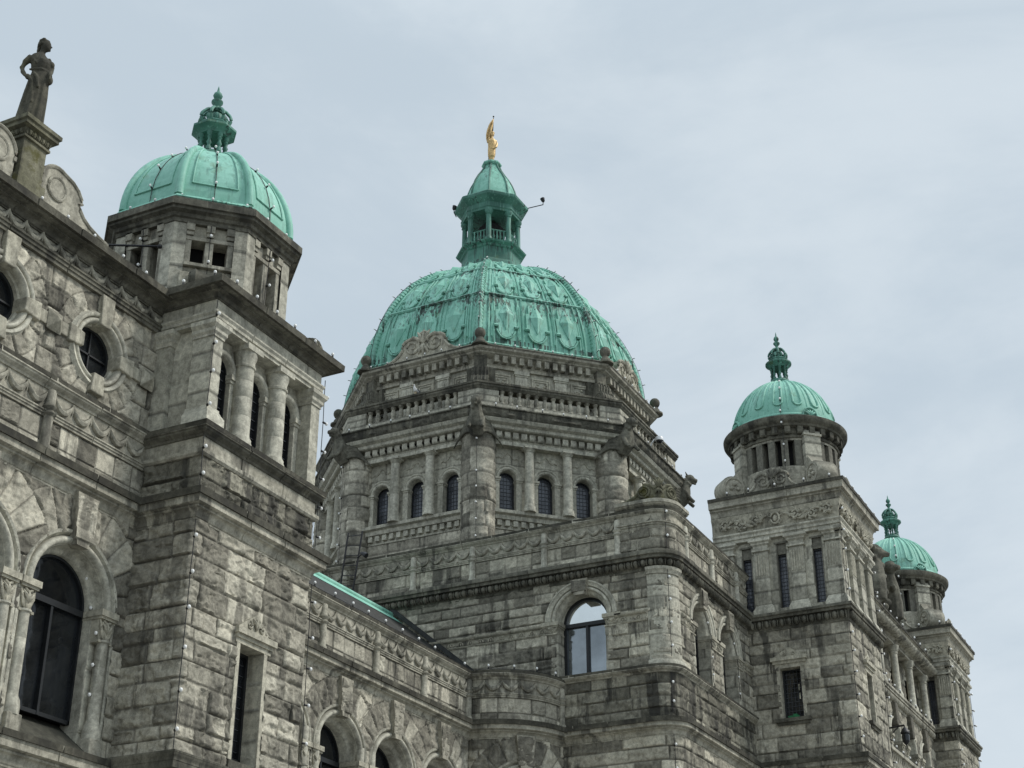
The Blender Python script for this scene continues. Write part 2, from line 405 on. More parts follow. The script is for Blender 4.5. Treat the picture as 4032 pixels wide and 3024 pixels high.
def rockwall(mb, path, u0, u1, z0, z1, res, seed, style='rock', ch=(.2, .34), bl=(.35, .8), amp=.055, n0=0., holes=(), arches=(), jw=.011, chrow=None, phase=0, zs=None):
    rng = np.random.RandomState(seed)
    U = path.usamples(u0, u1, res)
    zz = zs if zs is not None else np.linspace(z0, z1, max(2, int(round((z1 - z0) / res)) + 1))
    if chrow is not None: cz = [z0] + list(z0 + np.cumsum(chrow)); cz[-1] = z1 + 1e-6
    else:
        cz = [z0]
        while len(cz) < 2 or cz[-1] < z1 - ch[0] * .6: cz.append(cz[-1] + rng.uniform(*ch))
        k = (z1 - z0) / (cz[-1] - z0); cz = [z0 + (c - z0) * k for c in cz]
    cz = np.array(cz); nc = len(cz) - 1
    ci = np.clip(np.searchsorted(cz, zz, 'right') - 1, 0, nc - 1)
    nu, nz = len(U), len(zz)
    D = np.zeros((nu, nz)); ID = np.zeros((nu, nz)); ST = np.zeros((nu, nz)); LU = np.zeros((nu, nz)); LZ = np.zeros((nu, nz))
    for c in range(nc):
        rows = np.where(ci == c)[0]
        bs = [u0 - rng.uniform(0, bl[0]) if style != 'checker' else u0]
        while bs[-1] < u1: bs.append(bs[-1] + (rng.uniform(*bl) if style != 'checker' else bl[0]))
        bs = np.array(bs); bi = np.clip(np.searchsorted(bs, U, 'right') - 1, 0, len(bs) - 2)
        du = np.minimum(U - bs[bi], bs[bi + 1] - U)
        if not (hasattr(path, 'closed') and path.closed): pass
        dz = np.minimum(zz[rows] - cz[c], cz[c + 1] - zz[rows])
        D[:, rows] = np.minimum(du[:, None], dz[None]); ID[:, rows] = (bi * 131 + c * 977 + seed * 31)[:, None]
        LU[:, rows] = ((U - bs[bi]) / (bs[bi + 1] - bs[bi]))[:, None]; LZ[:, rows] = ((zz[rows] - cz[c]) / (cz[c + 1] - cz[c]))[None]
        ST[:, rows] = ((bi + c + phase) % 2)[:, None]
    UU, ZZ = np.meshgrid(U, zz, indexing='ij')
    for (uc, zc, r0, r1, nv) in arches:       # radiating voussoirs
        rr = np.hypot(UU - uc, ZZ - zc); an = np.arctan2(ZZ - zc, UU - uc)
        msk = (rr > r0 - .1) & (rr < r1) & (ZZ > zc) if nv > 0 else (rr > r0 - .1) & (rr < r1)
        nv = abs(nv); w = pi / nv; q = an / w; qi = np.floor(q); dd = np.minimum(q - qi, 1 - (q - qi)) * w * rr
        dd = np.minimum(dd, r1 - rr); D = np.where(msk, dd, D); ID = np.where(msk, qi * 57 + 4001 + seed, ID)
        LU = np.where(msk, q - qi, LU); LZ = np.where(msk, (rr - r0) / (r1 - r0), LZ)
    h_ = lambda k: np.modf(np.abs(np.sin(ID * 12.9898 + k * 78.233) * 43758.5453))[0]
    r1_, r2_, r3_, r4_, r5_ = h_(1), h_(2), h_(3), h_(4), h_(5)
    joint = 1 - ss(jw * .35, jw * 1.25 + res * .25, D)
    if style == 'smooth':
        H = -.010 * joint + .003 * (r1_ - .5)
        bright = .55 + .22 * (r2_ - .5)
    else:
        x = UU * 2.6 + r1_ * 60; y = ZZ * 4.2 + r2_ * 60
        n1 = fbm(x + .35 * vn(x * 2, y * 2), y, 4); n2 = fbm(UU * 9 + r3_ * 40, ZZ * 13 + r1_ * 40, 3)
        n3 = 1 - np.abs(fbm(UU * 5 + r4_ * 40, ZZ * 8 + r2_ * 30, 4)) * 2.2
        plate = ss(-.045, .045, n1 + (r4_ - .5) * .25) * .55 + ss(-.03, .03, n1 - .22) * .3
        m = ss(jw * .3, .018 + .035 * r3_, D)
        tilt = (LU - .5) * (r3_ - .5) * .7 + (.5 - LZ) * .35 * r2_
        ch1 = np.clip(1 - np.abs(fbm(x * 1.7 + 3, y * 1.9, 3)) * 5, 0, 1) * ss(.2, .5, r5_ + .2 * n2)
        H = .62 * amp * m * (.30 + plate + .34 * n2 + .20 * n3 - .45 * ch1 + tilt * .8) - .010 * joint
        if hasattr(path, 'sharp'):
            for cu_, sh_ in zip(path.cu, path.sharp):
                if sh_ and u0 < cu_ < u1: H = H * ss(-.004, .045, np.abs(UU - cu_))
        if style == 'checker':
            H = np.where(ST > .5, H * .75, -.010 * joint + .004)
        bright = np.clip(.56 + (r1_ - .5) * .95 + .12 * n2 - .30 * (r5_ > .86) + (.24 if style == 'checker' else 0) * (1 - ST) - (.10 if style == 'checker' else 0) * ST, .02, 1.25)
    C = np.stack([bright, joint, np.clip(.15 + .7 * r2_ + .3 * (r5_ < .1), 0, 1)], -1)
    A = path.P(UU, ZZ, n0 + H)
    I, J = np.meshgrid(np.arange(nu - 1), np.arange(nz - 1), indexing='ij')
    F = np.stack([I * nz + J, (I + 1) * nz + J, (I + 1) * nz + J + 1, I * nz + J + 1], -1).reshape(-1, 4)
    if holes:
        cu = (UU[:-1, :-1] + UU[1:, 1:]).reshape(-1) / 2; cz_ = (ZZ[:-1, :-1] + ZZ[1:, 1:]).reshape(-1) / 2
        keep = np.ones(len(F), bool)
        for h in holes:
            if h[0] == 'r': keep &= ~((cu > h[1]) & (cu < h[2]) & (cz_ > h[3]) & (cz_ < h[4]))
            elif h[0] == 'a': keep &= ~((np.hypot(cu - h[1], cz_ - h[2]) < h[3]) & (cz_ > h[2]))
            elif h[0] == 'c': keep &= ~(np.hypot(cu - h[1], cz_ - h[2]) < h[3])
        F = F[keep]
    mb.add(A.reshape(-1, 3), F, C.reshape(-1, 3))

def arch_out(uc, hw, zs, z0, k=20, full=False):
    """outline from bottom-right over the arch to bottom-left"""
    if full: return [(uc + hw * cos(a), zs + hw * sin(a)) for a in np.linspace(0, 2 * pi, 2 * k + 1)]
    a = [(uc + hw * cos(t), zs + hw * sin(t)) for t in np.linspace(0, pi, k + 1)]
    return ([(uc + hw, z0)] if z0 < zs - 1e-6 else []) + a + ([(uc - hw, z0)] if z0 < zs - 1e-6 else [])
def ring(mb, fr, out, prof, joints=0):
    O = np.array(out, float); k = len(O); closed = np.allclose(O[0], O[-1])
    d = np.diff(O, axis=0); d /= np.linalg.norm(d, axis=1)[:, None]; n = np.c_[d[:, 1], -d[:, 0]]
    vm = np.zeros((k, 2))
    for i in range(k):
        a = n[i - 1] if i > 0 else (n[-1] if closed else n[0]); b = n[i] if i < k - 1 else (n[0] if closed else n[-1])
        vm[i] = (a + b) / (1 + a @ b)
    pr = np.array(prof, float)
    Q = O[:, None] + vm[:, None] * pr[None, :, :1]
    A = fr.P(Q[..., 0], Q[..., 1], np.broadcast_to(pr[None, :, 1], Q.shape[:2]))
    mb.grid(A[:, ::-1])
def roll(r0, r1, n0, nb, k=7):
    return [(r0 + (r1 - r0) * (.5 - .5 * cos(pi * i / k)), n0 + nb * sin(pi * i / k)) for i in range(k + 1)]
def window(th, fr, uc, hw, zs, z0, dep, pane='glass', transom=True, mull=True, ft=.06, grid=None, arched=True, name='arched_window'):
    a = MB(); out = arch_out(uc, hw, zs, z0, 16) if arched else [(uc + hw, z0), (uc + hw, zs), (uc - hw, zs), (uc - hw, z0)]
    ring(a, fr, out, [(.02, -dep - .05), (.02, -dep + .05), (-ft, -dep + .05), (-ft, -dep - .05)])
    a.box(fr, uc - hw, uc + hw, z0, z0 + ft, -dep - .05, -dep + .05)
    if transom: a.box(fr, uc - hw, uc + hw, zs - .10, zs + .0, -dep - .05, -dep + .07)
    if mull: a.box(fr, uc - ft * .4, uc + ft * .4, z0, zs - .08, -dep - .05, -dep + .06)
    w = a.build(name, 'frame', th)
    b = MB()
    if transom and pane == 'glass_blind':
        b.prism(fr, arch_out(uc, hw, zs, zs, 16), -dep - .03, -dep - .01); b.build('upper_pane', 'glass_blind_light', w)
        b = MB(); b.box(fr, uc - hw, uc + hw, z0, zs, -dep - .03, -dep - .012)
    else: b.prism(fr, out, -dep - .03, -dep - .01)
    b.build('pane', pane, w)
    if grid:
        c = MB(); gu, gz = grid; top = zs + (hw if arched else 0)
        for i in range(1, gu):
            x = uc - hw + 2 * hw * i / gu; tz = zs + (sqrt(max(0, hw * hw - (x - uc) ** 2)) if arched else 0)
            c.box(fr, x - .006, x + .006, z0, tz, -dep - .01, -dep + .006)
        for j in range(1, gz):
            z = z0 + (top - z0) * j / gz; hh = hw if z <= zs else sqrt(max(.0001, hw * hw - (z - zs) ** 2))
            c.box(fr, uc - hh, uc + hh, z - .006, z + .006, -dep - .01, -dep + .008)
        c.build('leading', 'lead', w)
    return w
def copies(o, locs, parent):
    """first copy is the object itself; objects built round the origin of the thing"""
    r = []
    for i, l in enumerate(locs):
        c = o if i == 0 else o.copy()
        if i: COL.objects.link(c); c.parent = parent; ORG[c.name] = ORG[parent.name]
        c.location = l; r.append(c)
    return r
# ------------------------------------------------------------------ shared stone details
def swag(mb, fr, ua, ub, zt, n, r=.05, drop=.2):
    t = np.linspace(0, 1, 11); u = ua + (ub - ua) * t; z = zt - drop * (1 - (2 * t - 1) ** 2)
    mb.tube(fr.P(u, z, np.full(11, n)), .012 + r * np.sin(pi * t) ** .7 * (1 + .12 * np.sin(t * 40)), 7)
    mb.tube(fr.P(np.array([ua, ua]), np.array([zt + .02, zt - .16]), np.array([n, n])), [.028, .008], 6)
def colonnette_prof(h, r=.085):
    return [(r * 1.25, 0), (r * 1.25, .05), (r, .09), (r, h * .54), (r * 1.15, h * .55), (r * 1.45, h * .58), (r * 1.15, h * .61), (r * 1.02, h * .635),
            (r * 1.2, h * .65), (r * 1.5, h * .69), (r * 1.1, h * .73), (r, h * .75), (r, h * .93), (r * .8, h * .98), (r * .4, h)]
def parapet(th, path, zb, cols, seed, res=.03, span=None, h=1.2, start=None, end=None, solid=(), rock='rock', moss='trim'):
    """checkered panel, string moulding, swag frieze, coping; engaged colonnettes at the given u"""
    L = path.total; u0 = 0 if start is None else start; u1 = L if end is None else end
    fr = path; k = h / 1.2
    a = MB(); rockwall(a, fr, u0, u1, zb - .02, zb + .56 * k, res, seed, 'checker', bl=(.43, .43), amp=.05, chrow=[.22 * k, .36 * k])
    a.build('checkered_panel', rock, th)
    a = MB(); mould(a, path, fascia(zb + .56 * k, zb + .66 * k, .07)); mould(a, path, ledge(zb + 1.0 * k, zb + h, .13))
    a.build('parapet_moulding', moss, th, smooth=35); cap(th, path, zb + h, .13, .07)
    a = MB(); U = path.usamples(u0, u1, .1); A = np.stack([fr.P(U, zb + .64 * k, .01), fr.P(U, zb + 1.03 * k, .01)], 1); a.grid(A)
    edges = sorted([u0] + list(cols) + [u1])
    for ua, ub in zip(edges[:-1], edges[1:]):
        m = max(1, int(round((ub - ua - .12) / .43))); w = (ub - ua - .16) / m
        if ub - ua < .3: continue
        for i in range(m): swag(a, fr, ua + .08 + i * w, ua + .08 + (i + 1) * w, zb + .95 * k, .03)
    a.build('swag_frieze', 'trim', th, smooth=50)
    if cols:
        o = MB(); q = np.array(ORG[th.name]); pr = colonnette_prof(.97 * k)
        o.lathe(q[0], q[1], [(r, z + q[2]) for r, z in pr], 16); ob = o.build('colonnette', 'trim_light' if rock == 'rock_far' else 'trim', th, smooth=40)
        copies(ob, [tuple(fr.P(np.array([u]), zb + .05, .035)[0] - q) for u in cols], th)
def eggs(mb, path, z0, z1, o, w):
    """egg-and-dart course"""
    L = path.total; m = max(1, int(round(L / w))); h = z1 - z0
    for i in range(m):
        u = (i + .5) * L / m; P = path.P(np.array([u, u + .01]), (z0 + z1) / 2, o * .45)
        t = P[1] - P[0]; t /= np.linalg.norm(t); nn = np.array([t[1], -t[0], 0])
        R = np.stack([t, nn, [0, 0, 1]], 1)
        mb.ball(P[0], (L / m * .36, o * .55, h * .50), 8, R)
        Q = path.P(np.array([u + .5 * L / m]), (z0 + z1) / 2, o * .45)[0]
        mb.ball(Q, (L / m * .09, o * .45, h * .5), 6, R)
def egg_band(th, path, z0, z1, z2, o, w, mat='trim_dark', res=None):
    a = MB(); mould(a, path, [(-.05, z0 - .06), (.03, z0 - .06), (.03, z0), (.2 * o, z0 + .02), (.3 * o, z1), (.8 * o, z1 + .01), (.8 * o, z1 + .08), (o, z1 + .10), (o, z2 - .02), (.95 * o, z2), (-.05, z2 + .02)])
    eggs(a, path, z0 + .01, z1, o * .9, w); a.build('egg_and_dart_moulding', mat, th, smooth=40)
def curl(mb, fr, uc, zc, r0, turns, dirn, a0, th, n, k=26, r1=.0):
    t = np.linspace(0, 1, k); a = a0 + dirn * turns * 2 * pi * t; r = r0 * (1 - t * .85)
    mb.tube(fr.P(uc + r * np.cos(a), zc + r * np.sin(a), np.full(k, n)), th * (1 - .4 * t), 6)
def palm(mb, fr, uc, zc, h, n, k=5, th=.02, spread=1.0):
    for i in range(k):
        a = (i - (k - 1) / 2) * spread * .42; t = np.linspace(0, 1, 6)
        mb.tube(fr.P(uc + h * t * np.sin(a) * (1 + .2 * t), zc + h * t * np.cos(a), n + .03 * np.sin(pi * t)), [th * .5, th, th * 1.3, th * 1.4, th, th * .4], 6)
def leaf(mb, fr, pts, n, th):
    P = np.array(pts, float); k = len(P); t = np.linspace(0, 1, k)
    mb.tube(fr.P(P[:, 0], P[:, 1], np.full(k, n)), th * np.sin(pi * (t * .85 + .12)) + .004, 6)
def dentils(mb, fr, u0, u1, z0, z1, n0, n1, w, gap, rnd=False):
    m = max(1, int(round((u1 - u0) / (w + gap)))); s = (u1 - u0) / m
    mb.box(fr, u0, u1, z0 + .004, z1 - .004, n0 - .03, n0 + .012)
    for i in range(m):
        a = u0 + i * s + s * gap / (w + gap) / 2
        mb.box(fr, a, a + s * w / (w + gap), z0, z1, n0, n1)
def capital(th, fr, u0, u1, zt, h, n0, n1, mat='carved', name='capital'):
    """carved leaf capital with abacus; front at n1"""
    a = MB(); w = u1 - u0; c = (u0 + u1) / 2
    a.box(fr, u0 - .05, u1 + .05, zt - .10, zt, n0, n1 + .06); a.box(fr, u0 - .03, u1 + .03, zt - .14, zt - .10, n0, n1 + .03)
    a.wedge(fr, [(u0, zt - h), (u1, zt - h), (u1, zt - .14), (u0, zt - .14)], [(u0 + .03, zt - h), (u1 - .03, zt - h), (u1 + .01, zt - .14), (u0 - .01, zt - .14)], n0, n1 - .03)
    for s in (-1, 1):
        curl(a, fr, c + s * w * .26, zt - .14 - h * .25, h * .2, 1.4, s, pi / 2, .022, n1)
        leaf(a, fr, [(c + s * w * .1, zt - h * .95), (c + s * w * .25, zt - h * .8), (c + s * w * .4, zt - h * .55), (c + s * w * .5, zt - h * .3)], n1 - .01, .03)
        leaf(a, fr, [(c, zt - h * .95), (c + s * w * .1, zt - h * .75), (c + s * w * .22, zt - h * .62)], n1, .025)
    palm(a, fr, c, zt - h * .8, h * .45, n1, 3, .02)
    a.box(fr, u0 - .01, u1 + .01, zt - h - .03, zt - h + .01, n0, n1 + .005)
    return a.build(name, mat, th, smooth=40)

def roman_arch(th, fr, uc, zs=9.3, z0=7.4, hw=.70, R=1.05, seed=0, dep=.42, jambs=True, key=True, col=True, ztop=10.92, lower=True):
    """deep arched window with roll moulding, keystone, colonnettes and capitals"""
    a = MB(); out = arch_out(uc, hw, zs, z0 if lower else zs, 26)
    prof = [(0, -dep - .1), (0, -.26), (.03, -.23), (.07, -.21), (.09, -.17), (.10, -.05)] + roll(.11, .24, -.05, .10) + [(.28, .0), (.29, .03), (.33, .045), (.345, .02), (.35, -.03)]
    ring(a, fr, arch_out(uc, hw, zs, zs, 26), prof); a.build('archivolt', 'trim_light', th, smooth=50)
    if key:
        a = MB(); a.wedge(fr, [(uc - .15, zs + .80), (uc + .15, zs + .80), (uc + .26, ztop), (uc - .26, ztop)], [(uc - .13, zs + .78), (uc + .13, zs + .78), (uc + .24, ztop), (uc - .24, ztop)], -.2, .13)
        rockwall(a, fr, uc - .20, uc + .20, zs + .85, ztop - .02, .035, seed + 5, 'rock', ch=(3, 4), bl=(2, 3), amp=.05, n0=.12)
        a.build('keystone', 'rock', th)
    if jambs:
        for s in (-1, 1):
            x = lambda a_, b_: (uc + s * a_, uc + s * b_) if s > 0 else (uc - b_, uc - a_)
            a = MB(); u0, u1 = x(hw, 1.07)
            rockwall(a, seg_path(fr, u0, u1), 0, u1 - u0, z0, zs - .5, .05, seed + 9 + s, 'smooth', ch=(.42, .5), bl=(2, 3), n0=-.14)
            u0, u1 = x(1.0, 1.07)
            b = MB(); b.box(fr, u0, u1, z0 - .3, zs - .5, -.2, .015); u0, u1 = x(hw, 1.07); b.box(fr, u0, u1, z0 - .4, zs + .02, -dep - .08, -.16); u0, u1 = x(1.0, 1.072); b.box(fr, u0, u1, zs - .5, zs + .32, -.3, .004); u0, u1 = x(hw - .004, .78); b.box(fr, u0, u1, z0, zs - .5, -dep - .1, -.145)
            j = b.build('jamb', 'trim_light', th, bevel=.01); a.build('jamb_ashlar', 'ashlar', j)
            u0, u1 = x(hw + .02, 1.015); capital(th, fr, u0, u1, zs, .48, -dep, .02)
            if col:
                c = fr.P(np.array([uc + s * .865]), 0, -.03)[0]
                b = MB(); r = .098
                b.lathe(c[0], c[1], [(r * 1.45, z0 - .12), (r * 1.5, z0), (r * 1.35, z0 + .1), (r * 1.05, z0 + .16), (r, z0 + .2), (r, z0 + .60), (r * .99, z0 + .603), (r, z0 + .606), (r * .98, z0 + 1.0), (r * .965, z0 + 1.003), (r * .98, z0 + 1.006), (r * .96, zs - .52), (r * 1.2, zs - .50), (r * 1.2, zs - .47)], 22)
                b.build('colonnette', 'trim_light', th, smooth=40)
                b = MB(); b.box(fr, uc + s * .865 - .15, uc + s * .865 + .15, z0 - .45, z0 - .1, -.3, .10); b.build('colonnette_base', 'trim', th, bevel=.02)

def arch_holes(uc, zs, z0): return [('a', uc, zs, 1.0), ('r', uc - 1.045, uc + 1.045, z0 - .02, zs + .01)]

# ------------------------------------------------------------------ ground
a = MB(); s = 300; a.add([[-s, -s, 0], [s, -s, 0], [s, s, 0], [-s, s, 0]], [[0, 1, 2, 3]])
m, t, p = nt('grey_paving'); pos = N(t, 'ShaderNodeNewGeometry').outputs['Position']
t.links.new(mix(t, ramp(t, noise(t, pos, .8, 8, .6), (.3, .7, 0, 1)), (.16, .16, .15), (.26, .255, .24)), p.inputs['Base Color']); p.inputs['Roughness'].default_value = .9
tag(a.build('ground', m), None, None, kind='structure')

# ------------------------------------------------------------------ gabled wing (far left)
gw = thing('gabled_wing', 'stone wing with round porthole windows and scrolled gable, at the left edge', 'building', (14, 16.15, 0))
YP = 16.15; fy = FY(YP)
ARX = [16.90, 14.75]; OCX = [16.82, 14.6]
pp = Path([(11.0, YP), (18.2, YP)])
# path u = x - 11
A_ = [x - 11 for x in ARX]; O_ = [x - 11 for x in OCX]
a = MB(); hs = []
for u in A_: hs += arch_holes(u, 9.3, 7.0)
rockwall(a, pp, 2.2, 7.2, 7.0, 10.96, .022, 3, 'rock', ch=(.28, .42), bl=(.5, .9), amp=.055, holes=hs, arches=[(u, 9.3, 1.02, 1.72, 11) for u in A_])
hs = [('c', u, 13.47, .66) for u in O_]
rockwall(a, pp, 2.2, 7.2, 12.60, 14.46, .022, 4, 'rock', ch=(.28, .42), bl=(.6, 1.1), amp=.05, holes=hs, arches=[(u, 13.47, .68, 1.02, -9) for u in O_], n0=-.03)
a.build('rock_faced_wall', 'rock', gw, smooth=60)
for i, x in enumerate(ARX):
    roman_arch(gw, fy, x, seed=40 + i * 20); window(gw, fy, x, .72, 9.3, 7.52, .38, 'glass')
    b = MB(); b.wedge(fy, [(x - 1.0, 7.02), (x + 1.0, 7.02), (x + 1.0, 7.54), (x - 1.0, 7.54)], [(x - 1.0, 7.02), (x + 1.0, 7.02), (x + 1.0, 7.06), (x - 1.0, 7.06)], -.55, .06)
    b.build('sloping_sill', 'trim_dark', gw)
for i, x in enumerate(OCX):
    b = MB(); prof = [(0, -.4), (0, -.13), (.03, -.11)] + roll(.03, .13, -.05, .09) + [(.14, .02), (.16, .04), (.20, .045), (.21, .02), (.25, -.02)]
    ring(b, fy, arch_out(x, .46, 13.47, 0, 22, True), prof); b.build('porthole_surround', 'trim_light', gw, smooth=50)
    for q in range(4):
        an = q * pi / 2; c, s_ = cos(an), sin(an); r0, r1 = .44, (1.0 if q == 1 else .78)
        pt = lambda r, w: (x + r * c - w * s_, 13.47 + r * s_ + w * c)
        b = MB(); w0, w1 = (.12, .16)
        b.wedge(fy, [pt(r0, -w0), pt(r1, -w1), pt(r1, w1), pt(r0, w0)], [pt(r0, -w0), pt(r1, -w1), pt(r1, w1), pt(r0, w0)], -.25, .08); b.build('keystone', 'carved', gw, bevel=.02)
    b = MB(); ring(b, fy, arch_out(x, .46, 13.47, 0, 22, True), [(.02, -.30), (.02, -.20), (-.05, -.20), (-.05, -.30)])
    b.box(fy, x - .015, x + .015, 13.02, 13.92, -.27, -.22); b.box(fy, x - .45, x + .45, 13.455, 13.485, -.27, -.22)
    f_ = b.build('porthole_window', 'frame', gw)
    b = MB(); b.prism(fy, arch_out(x, .47, 13.47, 0, 20, True)[:-1], -.28, -.26); b.build('pane', 'glass', f_)
b = MB()
for (xa, xb) in ((13.0, 13.85), (15.33, 16.09), (17.55, 18.18)):
    b.box(fy, xa, xb, 13.36, 13.58, -.05, .04)
    xm = (xa + xb) / 2 + (.12 if xb > 18 else 0)
    V = np.vstack([fy.P(np.array([xm - .16, xm + .16, xm + .16, xm - .16]), np.array([13.30, 13.30, 13.65, 13.65]), .05), fy.P(np.array([xm]), 13.475, .19)])
    b.add(V, [[0, 1, 4], [1, 2, 4], [2, 3, 4], [3, 0, 4]])
b.build('string_course', 'carved', gw, bevel=.012)
a = MB(); mould(a, pp, cornice(10.82, 11.27, .24)); a.build('main_cornice', 'trim', gw, smooth=35); cap(gw, pp, 11.27, .24, .12)
a = MB(); mould(a, pp, cornice(6.55, 7.02, .22)); a.build('sill_cornice', 'trim', gw, smooth=35); cap(gw, pp, 7.02, .22, .10)
a = MB(); mould(a, pp, [(.0, 0), (.0, 6.56), (-.05, 6.56)]); a.build('lower_wall', 'trim', gw)
parapet(gw, pp, 11.27, [x - 11 for x in (13.6, 15.88)], 6, .024, start=2.2, h=1.27)
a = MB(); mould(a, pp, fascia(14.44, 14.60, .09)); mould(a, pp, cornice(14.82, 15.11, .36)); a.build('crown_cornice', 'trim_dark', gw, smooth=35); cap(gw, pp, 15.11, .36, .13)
a = MB(); U = pp.usamples(2.2, 7.2, .2); a.grid(np.stack([pp.P(U, 14.58, .0), pp.P(U, 14.88, .0)], 1))
for i in range(13): swag(a, pp, 2.3 + i * .38, 2.3 + (i + 1) * .38, 14.84, .03, .05, .18)
a.build('swag_frieze', 'trim', gw, smooth=50)
# gable: scrolled slab and pedestal
xc = 14.70; fg = FY(YP - .02)
def gab(s):
    P = [(xc + s * .30, 15.05), (xc + s * .30, 15.72)]
    P += [(xc + s * (.66 + .37 * cos(a)), 15.80 + .37 * sin(a)) for a in np.linspace(pi, .38 * pi, 10)]
    P += [(xc + s * x, z) for x, z in ((1.0, 16.10), (1.14, 16.02), (1.24, 15.90), (1.26, 15.83), (1.20, 15.79), (1.24, 15.70), (1.34, 15.60), (1.50, 15.52), (1.72, 15.46), (1.95, 15.43), (2.0, 15.05))]
    return P
for s in (1, -1):
    O = gab(s)
    if s < 0: O = O[::-1]
    O = O[::-1] if s > 0 else O[::-1]
    a = MB(); a.prism(fg, O, -.30, -.02)
    R = np.array(gab(s)[1:]);
    a.tube(fg.P(R[:, 0], R[:, 1], np.full(len(R), -.02)), .035, 6)
    a.tube(fg.P(R[:, 0], R[:, 1], np.full(len(R), -.15)), .045, 6)
    cc = arch_out(xc + s * .66, .20, 15.78, 0, 16, True); a.tube(fg.P(np.array(cc)[:, 0], np.array(cc)[:, 1], np.full(len(cc), -.01)), .028, 6)
    cc = arch_out(xc + s * .66, .17, 15.78, 0, 16, True)[:-1]; a.prism(fg, cc, -.05, .0)
    a.build('gable_scroll', 'trim', gw, smooth=40)
a = MB(); fc = Path([(xc - .26, YP + .20), (xc - .26, YP - .10), (xc + .26, YP - .10), (xc + .26, YP + .42), (xc - .26, YP + .42)], False)
sq = lambda w, d0, d1: [(xc - w, d0), (xc + w, d0), (xc + w, d1), (xc - w, d1)]
a.hprism(sq(.25, YP - .08, YP + .40), 15.0, 16.34); a.hprism(sq(.30, YP - .13, YP + .45), 15.0, 15.52)
ppd = Path([(xc - .25, YP + .40), (xc - .25, YP - .08), (xc + .25, YP - .08), (xc + .25, YP + .40)])
mould(a, ppd, [(0, 16.20), (.04, 16.21), (.04, 16.25), (.02, 16.27), (.05, 16.37), (.12, 16.40), (.12, 16.46), (.15, 16.48), (.15, 16.55), (-.2, 16.57)])
eggs(a, ppd, 16.26, 16.38, .08, .10); a.hprism(sq(.29, YP - .11, YP + .43), 16.36, 16.555)
a.build('statue_pedestal', 'trim_moss', gw, smooth=35)
a = MB(); a.hprism([(10, YP + .7), (18.1, YP + .7), (18.1, YP + 7), (10, YP + 7)], 0, 15.0); a.hprism([(10, YP + .1), (18.2, YP + .1), (18.2, YP + .8), (10, YP + .8)], 14.5, 15.10); a.build('inner_wall', 'void', gw)
a = MB(); mould(a, pp, [(.012, 12.58), (.012, 12.605), (-.4, 12.61)]); a.build('wall_offset', 'trim', gw)

# ------------------------------------------------------------------ corner tower with octagonal drum (left)
X0, X1, Y0, Y1 = 18.2, 21.45, 14.95, 18.45
ct = thing('corner_tower', 'square stone tower with octagonal slotted drum and smooth ribbed green dome, nearest of all', 'tower', ((X0 + X1) / 2, 16.9, 0))
tp = Path([(X0, 16.2), (X0, Y0), (X1, Y0), (X1, 18.4)])
us = 1.25                               # u of the front-left corner
wx = us + (19.93 - X0)                  # window centre on front
a = MB()
rockwall(a, tp, 0, tp.total, 7.05, 10.84, .021, 11, 'rock', ch=(.22, .45), bl=(.45, 1.05), amp=.068, holes=[('r', wx - .40, wx + .40, 7.25, 9.36)])
a.build('rock_faced_wall', 'rock', ct, smooth=60)
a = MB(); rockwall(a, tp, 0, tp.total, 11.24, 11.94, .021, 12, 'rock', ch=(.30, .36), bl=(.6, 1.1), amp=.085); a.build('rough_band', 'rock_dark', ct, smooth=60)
f1 = FY(Y0)
a = MB(); mould(a, tp, cornice(10.80, 11.26, .25), dz=.003); mould(a, tp, [(-.05, 11.92), (.05, 11.92), (.08, 11.96), (.08, 12.02), (.02, 12.04), (.02, 12.27), (-.05, 12.27)], dz=.003); a.build('lower_cornice', 'trim', ct, smooth=35); cap(ct, tp, 11.26, .25, .12, .004)
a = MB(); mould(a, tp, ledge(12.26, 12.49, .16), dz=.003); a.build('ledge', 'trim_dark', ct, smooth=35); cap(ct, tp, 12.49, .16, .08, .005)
a = MB(); mould(a, tp, cornice(6.56, 7.06, .22), dz=.003); mould(a, tp, [(.0, 0), (.0, 6.57), (-.05, 6.57)], dn=.003); a.build('base_cornice', 'trim_dark', ct, smooth=35)
# window
a = MB(); wc = 19.93
for (xa, xb) in ((wc - .42, wc - .33), (wc + .33, wc + .42)): a.box(f1, xa, xb, 7.25, 9.14, -.45, .03)
a.box(f1, wc - .46, wc + .50, 9.14, 9.22, -.45, .035); a.box(f1, wc - .48, wc + .52, 9.22, 9.28, -.2, .07); a.box(f1, wc - .52, wc + .56, 9.28, 9.38, -.2, .12)
a.prism(f1, [(wc - .5, 9.38), (wc + .54, 9.38), (wc + .45, 9.42), (wc + .2, 9.60), (wc + .02, 9.70), (wc - .16, 9.60), (wc - .42, 9.42)], -.1, .05)
for s in (-1, 1): curl(a, f1, wc + .02 + s * .17, 9.49, .07, 1.3, s, pi / 2, .02, .06)
palm(a, f1, wc + .02, 9.44, .2, .06, 3, .02)
for q_ in ((wc - .5, wc - .41), (wc + .41, wc + .5)): a.box(f1, *q_, 7.25, 9.3, -.45, -.012)
a.build('window_surround', 'carved', ct, smooth=35)
a = MB(); rockwall(a, Fr(wc + .33, Y0, 0, 1), 0, .45, 7.25, 9.14, .05, 5, 'smooth', ch=(.38, .48), bl=(2, 3), n0=.001); a.build('window_reveal', 'ashlar', ct)
a = MB(); a.wedge(f1, [(wc - .42, 7.05), (wc + .42, 7.05), (wc + .42, 7.42), (wc - .42, 7.42)], [(wc - .42, 7.05), (wc + .42, 7.05), (wc + .42, 7.25), (wc - .42, 7.25)], -.45, .05); a.build('sloping_sill', 'trim_dark', ct)
